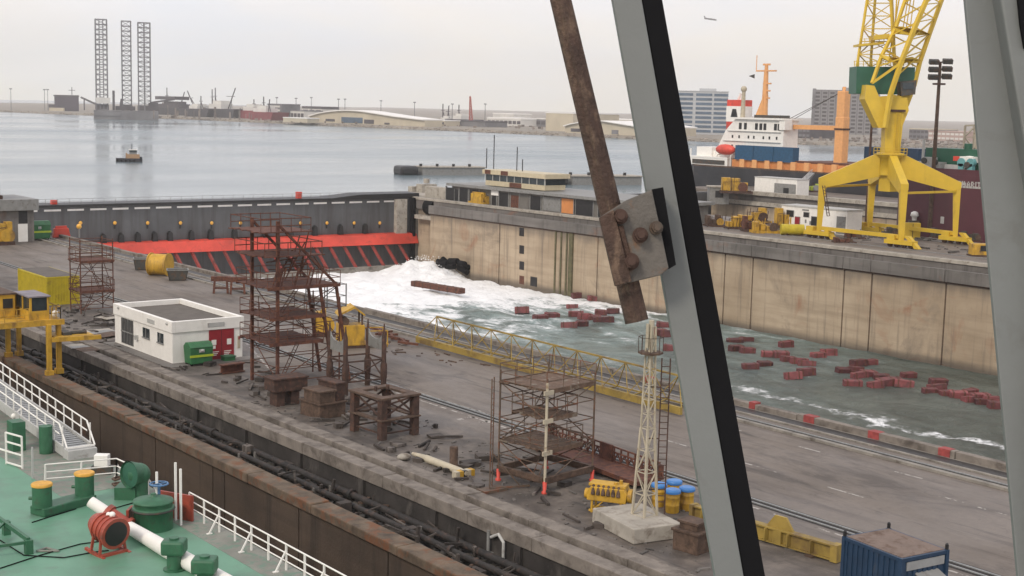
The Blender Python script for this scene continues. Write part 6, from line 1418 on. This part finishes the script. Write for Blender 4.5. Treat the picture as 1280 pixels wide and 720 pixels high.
for (x0, x1, by, hh, hs_, hz, masts, mh, lab, heli) in ves:
    p, kz, k, rz = fr2(x0, x1, by); w = (x1 - x0) * k; t = far('moored_vessel', lab, 'ship', p, 'vessels moored along the far shore', rz); hh *= kz / k; hz *= kz / k; masts = [(a_, b_ * kz / k, c_) for a_, b_, c_ in masts]
    f = MB(); f.prism([(-w / 2, 0, 0), (w / 2, 0, 0), (w / 2 + 3 * k, 0, hh * k), (-w / 2, 0, hh * k)], (0, 22, 0)); lp('hull', f, mh, t)
    xa, xb = -w / 2 + w * hs_[0], -w / 2 + w * hs_[1]; f = MB(); f.box(xa, xb, 2, 18, hh * k, (hh + hz * .6) * k); f.box(xa + (xb - xa) * .2, xb - (xb - xa) * .1, 4, 16, (hh + hz * .6) * k, (hh + hz) * k); lp('deckhouse', f, m_fw if not heli else m_fdark, t)
    if heli: f = MB(); f.box(-w / 2 - 2 * k, 2 * k, 0, 20, (hh + hz + 1) * k, (hh + hz + 3) * k); lp('helideck', f, m_fdark, t)
    for mx, mh_, ln in masts:
        f = MB(); x = -w / 2 + mx * k; f.bar((x, 6, hh * k), (x + ln * k * 1.5, 6, (hh + mh_) * k), .9); f.bar((x - 2 * k, 6, (hh + mh_ * .6) * k), (x + (2 + ln) * k, 6, (hh + mh_ * .6) * k), .6); f.bar((x + 3 * k, 6, hh * k), (x + ln * k * .8, 6, (hh + mh_ * .6) * k), .6); lp('mast', f, m_fdark, t)
# buildings along the shore
def block(name, label, x0, x1, by, h, mat, deep=30, roofm=None, win=None, rh=1.2):
    p, k, kx, rz = fr2(x0, x1, by); w = (x1 - x0) * kx; t = far(name, label, 'building', p, None, rz); f = MB(); f.box(-w / 2, w / 2, 0, deep, 0, h * k); lp('wall', f, mat, t)
    f = MB(); f.box(-w / 2 - .4, w / 2 + .4, -.4, deep + .4, h * k, (h + rh) * k); lp('roof', f, roofm or m_roofw, t)
    if win:
        nr, nc, wm = win
        for r_ in range(nr):
            f = MB(); z0 = h * k * (r_ + .3) / nr; z1 = h * k * (r_ + .78) / nr
            for c_ in range(nc): xa = -w / 2 + w * (c_ + .12) / nc; f.box(xa, xa + w * .76 / nc, -.25, .2, z0, z1)
            parts('window', f, wm, t, local=True)
    return t, k, w
block('shore_building', 'blue-grey striped block between the red ship and the white block', 335, 352, 150, 19, m_fg, 25, m_fg, (4, 1, m_fw))
block('shore_building', 'low white block left of the big hangar', 363, 380, 151, 12, m_fw, 25, m_fg, (1, 4, m_fdark))
block('shore_building', 'small dark-topped block behind the low white block', 378, 402, 149, 13, m_fw, 25, m_fdark, (2, 3, m_fdark), 3)
block('shore_building', 'long low sandy shed before the red ship', 354, 384, 153, 5, m_fcream, 15)
block('shore_building', 'plain cream box building left of the rusty bar', 682, 716, 164, 22, m_fcream, 60)
block('shore_building', 'white stepped terminal right of the red crane', 609, 651, 157, 8, m_fw, 40, m_roofw, (1, 8, m_fdark), 2)
block('shore_building', 'upper white storey standing on the stepped terminal', 616, 642, 152, 9, m_fw, 30, m_roofw, None, 1.5)
block('shore_building', 'low grey shed between the terminal and the cream box', 652, 682, 158, 9, m_fg, 30, m_fw, (1, 5, m_fdark))
block('shore_building', 'low dark shed between the twin masts and the red crane', 560, 606, 158, 6, m_fg, 30, m_fdark)
block('shore_building', 'small pale office at the right foot of the big hangar', 533, 556, 157, 6, m_fcream, 20, m_roofw, (1, 3, m_fdark))
block('shore_building', 'long dark low block behind the orange jib of the black ship', 966, 1012, 172, 12, m_fdark, 40, m_fg, (2, 10, m_fg))
block('shore_building', 'pinkish hazy long building left of the lattice tower', 1160, 1204, 176, 11, m_fpink, 40, m_fpink, (2, 8, m_fw))
block('shore_building', 'hazy low building between the crane column and the floodlight mast', 1136, 1160, 174, 12, m_fg, 40, m_fcream, (2, 5, m_fdark))
# hangars with arched roofs
def hangar(label, x0, x1, by, prof, doors, deep):
    p, k, kx, rz = fr2(x0, x1, by); w = (x1 - x0); t = far('hangar', label, 'hangar', p, None, rz); P_ = [((x - w / 2) * kx, h * k) for x, h in prof]
    f = MB(); f.prism([(P_[0][0], 0, 0)] + [(x, 0, z) for x, z in P_] + [(P_[-1][0], 0, 0)], (0, deep, 0)); lp('wall', f, m_fcream, t)
    f = MB()
    for (xa, za), (xb, zb_) in zip(P_[:-1], P_[1:]): f.prism([(xa, -2.5, za + .05), (xb, -2.5, zb_ + .05), (xb, -2.5, zb_ + 1.3 * k), (xa, -2.5, za + 1.3 * k)], (0, deep + 4, 0))
    lp('roof', f, m_roofw, t)
    for xa, xb, z0, z1, m in doors: f = MB(); f.box((xa - w / 2) * kx, (xb - w / 2) * kx, -.4, .3, z0 * k, z1 * k); lp('door', f, m, t)
    return t, k
arc = [(0, 7)] + [(x, 7 + 9 * math.sin(math.pi * min(1, x / 110)) ** .8) for x in range(12, 78, 10)] + [(110, 10.5), (144, 7.5)]
hangar('biggest arched hangar with white roof and blue door on the far shore', 387, 531, 155.5, arc, [(43, 70, 1, 8, m_glassf), (72, 84, 1, 6, m_fdark), (22, 34, 2, 5, m_fdark), (97, 103, 1, 3, m_fdark), (6, 12, 1, 4, m_fdark)], 22)
arc2 = [(0, 8)] + [(x, 8 + 8 * math.sin(math.pi * x / 100) ** .8) for x in range(10, 60, 10)] + [(96, 10)]
hangar('arched hangar with pale roof seen between rusty bar and grey mullion', 706, 802, 168, arc2, [(8, 20, 2, 6, m_fdark), (60, 68, 1, 6, m_fg)], 70)
block('shore_building', 'long pale roofed hall behind the arched hangar by the mullion', 690, 790, 158, 9, m_fcream, 60)
for px_ in (718, 763, 772): 
    p, k = fr(px_, 166); t = far('shore_tree', {718: 'left small dark tree in front of the arched hangar', 763: 'middle small dark tree in front of the arched hangar', 772: 'right small dark tree in front of the arched hangar'}[px_], 'tree', p); f = MB(); f.cyl((0, 0, 0), (0, 0, 3), .4, .25, 6); lp('trunk', f, m_brown, t)
    f = MB()
    for q in range(26): f.ball((random.gauss(0, 1.3), random.gauss(0, 1.3), 4.2 + random.gauss(0, 1.1)), random.uniform(.4, .9), 5, 4)
    lp('crown', f, M('dusty_foliage', (.05, .06, .035), .9, var=.4, bmp=0), t)
# office towers across the water
def office(label, x0, x1, by, ty, nr, mat, bandm, split):
    p, k = fr((x0 + x1) / 2, by); w = (x1 - x0) * k; h = (by - ty) * k; t = far('office_tower', label, 'building', p); f = MB(); f.box(-w / 2, w / 2, 0, 30, 0, h); lp('wall', f, mat, t)
    for r_ in range(nr):
        f = MB(); z0 = h * (r_ + .45) / (nr + .4); z1 = h * (r_ + 1.0) / (nr + .4)
        for xa, xb in split: f.box(-w / 2 + w * xa, -w / 2 + w * xb, -.4, .3, z0, z1)
        parts('window', f, bandm, t, local=True)
    f = MB(); f.box(-w * .08, w * .26, 6, 20, h, h + 4 * k); f.box(-w / 2 - .5, w / 2 + .5, -.5, 30.5, h, h + .8 * k); lp('roof', f, mat, t); return t, k, w, h
office('pale office tower with blue glass bands beside the black rubber', 846, 908, 168, 115, 9, M('office_blue_grey', (.42, .43, .44), .6, var=.06, bmp=0), m_glassf, [(.0, .3), (.36, .68), (.72, 1.0)])
t, k, w, h = office('wide grey apartment block behind the orange ship crane', 1016, 1096, 168, 114, 11, M('block_grey', (.26, .25, .25), .7, var=.1, bmp=0), m_fdark, [(i / 9 + .025, i / 9 + .09) for i in range(9)])
f = MB(); f.box(-w / 2 - 2 * k, -w / 2 + 2 * k, -1.5, 12, 0, h + 2 * k)
for i in range(1, 9): f.box(-w / 2 + w * i / 9 - .5, -w / 2 + w * i / 9 + .5, -1.2, 0, 0, h)
lp('pier', f, m_fg, t)
# red crane and light masts on the far shore
p, k = fr(588, 158); t = far('shore_crane', 'red crawler crane with a single leaning jib on the far shore', 'crane', p); f = MB(); f.lattice([(-1.5 * k, 0, 8 * k), (2.5 * k, 0, 8 * k), (2.5 * k, 4, 8 * k), (-1.5 * k, 4, 8 * k)], [(-1.5 * k, 0, 37 * k), (-.5 * k, 0, 37 * k), (-.5 * k, 1, 37 * k), (-1.5 * k, 1, 37 * k)], 8, 1.0, .6); lp('jib', f, M('far_red_paint', (.35, .07, .05), .6, var=.1, bmp=0), t)
f = MB(); f.box(-5 * k, 5 * k, 0, 8, 2 * k, 8 * k); f.box(-7 * k, 7 * k, -1, 9, 0, 2 * k); lp('carriage', f, m_fg, t)
for i, (px_, top, by) in enumerate(((14, 111, 138), (56, 112, 138), (60, 112, 138), (346, 122, 150), (370, 123, 151), (389, 122, 150), (423, 124, 152), (431, 124, 152), (476, 126, 153), (518, 128, 154), (565, 130, 156), (606, 130, 157))):
    p, k = fr(px_, by); h = (by - top) * k; lab = ('lone light mast at the far left of the shore', 'left of the twin light masts by the dark module', 'right of the twin light masts by the dark module', 'light mast above the blue-grey striped block', 'light mast above the low white block', 'light mast above the dark-topped block', 'left of twin light masts behind the big hangar', 'right of twin light masts behind the big hangar', 'light mast with wide head above the hangar roof', 'light mast above the right end of the hangar roof', 'light mast above the dark workboat', 'light mast left of the white terminal')[i]
    t = far('light_mast', lab, 'light mast', p, 'light masts along the far shore'); f = MB(); f.cyl((0, 20, 0), (0, 20, h), .55, .35, 6); lp('pole', f, m_fg, t); f = MB(); f.box(-1.7 * k, 1.7 * k, 19, 21, h - .8 * k, h + .4 * k); lp('lamp_head', f, m_fg, t)
rnd = random.Random(4); f = MB()
for q in range(560):
    px_ = rnd.uniform(190, 700) if q < 300 else rnd.uniform(960, 1215); base_ = 143 + (px_ - 190) * .029 if px_ < 700 else 170 + (px_ - 960) * .03
    p, k = fr(px_, base_ + rnd.uniform(-2, 5)); s = rnd.uniform(.4, 2.2) * k; h = (rnd.uniform(.5, 3.0) if px_ > 350 or rnd.random() < .4 else rnd.uniform(4, 15)) * k; s *= .5 if h > 4 * k else 1; f.obox(p + UZ * h / 2, E1 * s, E2 * s, UZ * h / 2)
struct('shore_clutter', f, M('shore_clutter_mixed', (.2, .165, .14), .9, var=.7, scale=.05, bmp=0), 'stuff')
# airliner
p = gd(888, 24, 2600); t = thing('airliner', 'tiny grey airliner flying in the pale sky', 'aeroplane', p, FACE + .25); f = MB(); f.cyl((-12, 0, 1.2), (10, 0, -.8), 1.5, 1.5, 10); f.cyl((10, 0, -.8), (13.5, 0, -1.1), 1.5, .3, 10); lp('fuselage', f, m_fg, t)
f = MB(); f.prism([(2, 0, -.4), (-3, 13, .6), (-5, 13, .6), (-3, 0, 0)], (0, 0, .4)); f.prism([(2, 0, -.4), (-3, -13, .6), (-5, -13, .6), (-3, 0, 0)], (0, 0, .4)); f.prism([(-9, 0, 1.5), (-12, 0, 6), (-13.5, 0, 6), (-12.4, 0, 1.5)], (0, .4, 0)); lp('wing', f, m_fg, t)

# ================================================================== THE WHEELHOUSE WINDOW
m_post = M('window_post_paint', (.15, .158, .152), .6, var=.07, scale=3, col2=(.105, .1, .088), thr=(.58, .8), scale2=5, bmp=.04, bscale=40)
def plate(b, pts, dist, thick):
    """a flat post standing at the given distance in front of the window, with real thickness"""
    q = [gd(x, y, dist) for x, y in pts]; b.prism(q, FWD * thick); return b
t = thing('window_mullion', 'grey leaning window mullion with a black rubber edge', 'window frame', gd(880, 620, 2.6))
f = MB(); plate(f, [(757, -50), (793.5, -50), (942, 790), (906.5, 790)], 2.6, .03); part('post', f, m_post, t, bevel=.002)
f = MB(); plate(f, [(793.8, -50), (819, -50), (969, 790), (942.3, 790)], 2.606, .05); part('rubber_gasket', f, m_black, t, bevel=.002)
t = thing('window_post', 'broad grey window post filling the right picture edge', 'window frame', gd(1270, 620, 2.4))
f = MB(); plate(f, [(1202, -50), (1243, -50), (1300, 300), (1300, 790), (1279, 790)], 2.4, .012); part('front_face', f, m_post, t, bevel=.002)
f = MB(); plate(f, [(1243, -50), (1420, -50), (1420, 790), (1301, 790), (1301, 300)], 2.36, .08); part('inner_face', f, m_post, t, bevel=.004)
f = MB(); plate(f, [(1268, -50), (1420, -50), (1420, 60), (1281, 60), (1276, 30)], 2.35, .008); part('rubber_gasket', f, m_black, t)
# rusty bar with its bolted clamp
m_bar = M('rust_streaked_bar', (.06, .034, .024), .8, var=.4, scale=20, col2=(.14, .09, .06), thr=(.5, .66), scale2=28, st=(1, 1, .6), bmp=.35, bscale=90)
m_clamp = M('grey_clamp_paint', (.105, .093, .08), .65, var=.2, scale=10, col2=(.16, .08, .04), thr=(.56, .68), scale2=14, bmp=.2, bscale=80)
TD = 2.53; t = thing('rusty_bar', 'leaning rusty bar bolted to a grey clamp plate outside the window', 'bar', gd(790, 330, TD))
f = MB(); a, b2 = gd(689, -50, TD + .03), gd(796, 402, TD + .03); f.cyl(a, b2, .0195, .0222, 20); f.bar(a - FWD * .02, b2 - FWD * .022, .01, .012); part('bar', f, m_bar, t)
f = MB(); plate(f, [(749, 272), (783, 250), (815, 237), (836, 335), (826, 344), (769, 358)], TD - .012, .014); cl = part('clamp_plate', f, m_clamp, t, bevel=.002)
f = MB(); plate(f, [(815.5, 236.5), (829, 234), (845, 331), (836.5, 336)], TD - .004, .05); part('side_flange', f, m_black, cl)
f = MB(); f.prism([gd(x, y, TD - .03) for x, y in ((749, 272), (767, 262), (790, 352), (769, 358))], FWD * .02); f.prism([gd(x, y, TD - .02) for x, y in ((772, 283), (779, 281), (788, 318), (781, 321))], FWD * .01); part('strap', f, m_bar, cl, bevel=.002)
for x, y, r in ((775, 271, 8.5), (788, 327, 9.5), (800, 294, 8.5), (820, 285, 7.5)):
    f = MB(); c = gd(x, y, TD - .016); rr = r * TD / FPX; f.cyl(c - FWD * .022, c - FWD * .004, rr * .92, n=6); f.cyl(c - FWD * .03, c - FWD * .02, rr * .55, n=12); f.cyl(c - FWD * .006, c, rr * 1.15, n=16); part('bolt', f, m_drust if x != 820 else m_dark2, cl)

# ================================================================== AIR, LIGHT, CAMERA
HAZE = 0.00012
if HAZE:
    f = MB(); f.box(-6800, 6800, -6800, 6800, -19.5, 330)
    m = bpy.data.materials.new('haze_air'); m.use_nodes = True; nt = m.node_tree; nt.nodes.remove(nt.nodes['Principled BSDF'])
    pv = nd(nt, 'ShaderNodeVolumePrincipled'); pv.inputs['Density'].default_value = HAZE; pv.inputs['Color'].default_value = (.97, .95, .93, 1); pv.inputs['Anisotropy'].default_value = .2
    nt.links.new(pv.outputs[0], nt.nodes['Material Output'].inputs['Volume']); struct('haze', f, m, 'stuff')
SUN_EL, SUN_AZ = R(38), R(250)          # azimuth measured clockwise from +Y (the dock axis)
w = bpy.data.worlds.new('World'); scene.world = w; w.use_nodes = True; nt = w.node_tree; bg = nt.nodes['Background']
sky = nd(nt, 'ShaderNodeTexSky'); sky.sky_type = 'NISHITA'; sky.sun_disc = False; sky.sun_elevation = SUN_EL; sky.sun_rotation = SUN_AZ; sky.air_density = 1.2; sky.dust_density = 3; sky.altitude = 20
tc = nd(nt, 'ShaderNodeTexCoord'); mp = nd(nt, 'ShaderNodeMapping'); mp.inputs['Scale'].default_value = (1, 1, 3.5); nt.links.new(tc.outputs['Generated'], mp.inputs['Vector'])
n1 = noise(nt, mp.outputs['Vector'], 2.2, 6, .55, .4)
sp = nd(nt, 'ShaderNodeSeparateXYZ'); nt.links.new(tc.outputs['Generated'], sp.inputs[0])
hz = maprange(nt, sp.outputs[2], 0.0, .14, 0, 1, True)
low = (11.0, 10.55, 9.2); high = (11.3, 10.7, 11.3)
cl = mix(nt, hz, low, high)
lav = ramp(nt, noise(nt, mp.outputs['Vector'], 3.1, 5, .55, .3), .4, .68)
cl = mix(nt, math_(nt, 'MULTIPLY', lav, .85), cl, (9.4, 10.2, 11.5))
warm = ramp(nt, noise(nt, mp.outputs['Vector'], 1.7, 6, .6, .5), .45, .7)
cl = mix(nt, math_(nt, 'MULTIPLY', warm, .6), cl, (11.9, 11.0, 10.3))
cover = maprange(nt, n1, .3, .6, .8, .97)
nt.links.new(mix(nt, cover, sky.outputs[0], cl), bg.inputs['Color']); bg.inputs['Strength'].default_value = .1
sl = bpy.data.lights.new('sun', 'SUN'); sl.energy = 1.7; sl.angle = R(12); sl.color = (1, .9, .76)
so = bpy.data.objects.new('sun', sl); COL.objects.link(so); so.location = (-50, -50, 120)
sd = V((math.sin(SUN_AZ) * math.cos(SUN_EL), math.cos(SUN_AZ) * math.cos(SUN_EL), math.sin(SUN_EL))); so.rotation_euler = (-sd).to_track_quat('-Z', 'Y').to_euler()
cd = bpy.data.cameras.new('camera'); co_ = bpy.data.objects.new('camera', cd); COL.objects.link(co_)
cd.sensor_fit = 'HORIZONTAL'; cd.sensor_width = 36; cd.lens = FPX / 1280 * 36; cd.clip_start = .1; cd.clip_end = 20000
m = Matrix((RGT, UPV, -FWD)).transposed().to_4x4(); m.translation = CAM; co_.matrix_world = m
scene.camera = co_
vs_ = scene.view_settings; scene.display_settings.display_device = 'sRGB'; vs_.view_transform = 'Standard'; vs_.look = 'None'; vs_.exposure = 0; vs_.gamma = 1; vs_.use_curve_mapping = False
scene.cycles.volume_bounces = 2; scene.cycles.max_bounces = 6; scene.cycles.volume_step_rate = 5
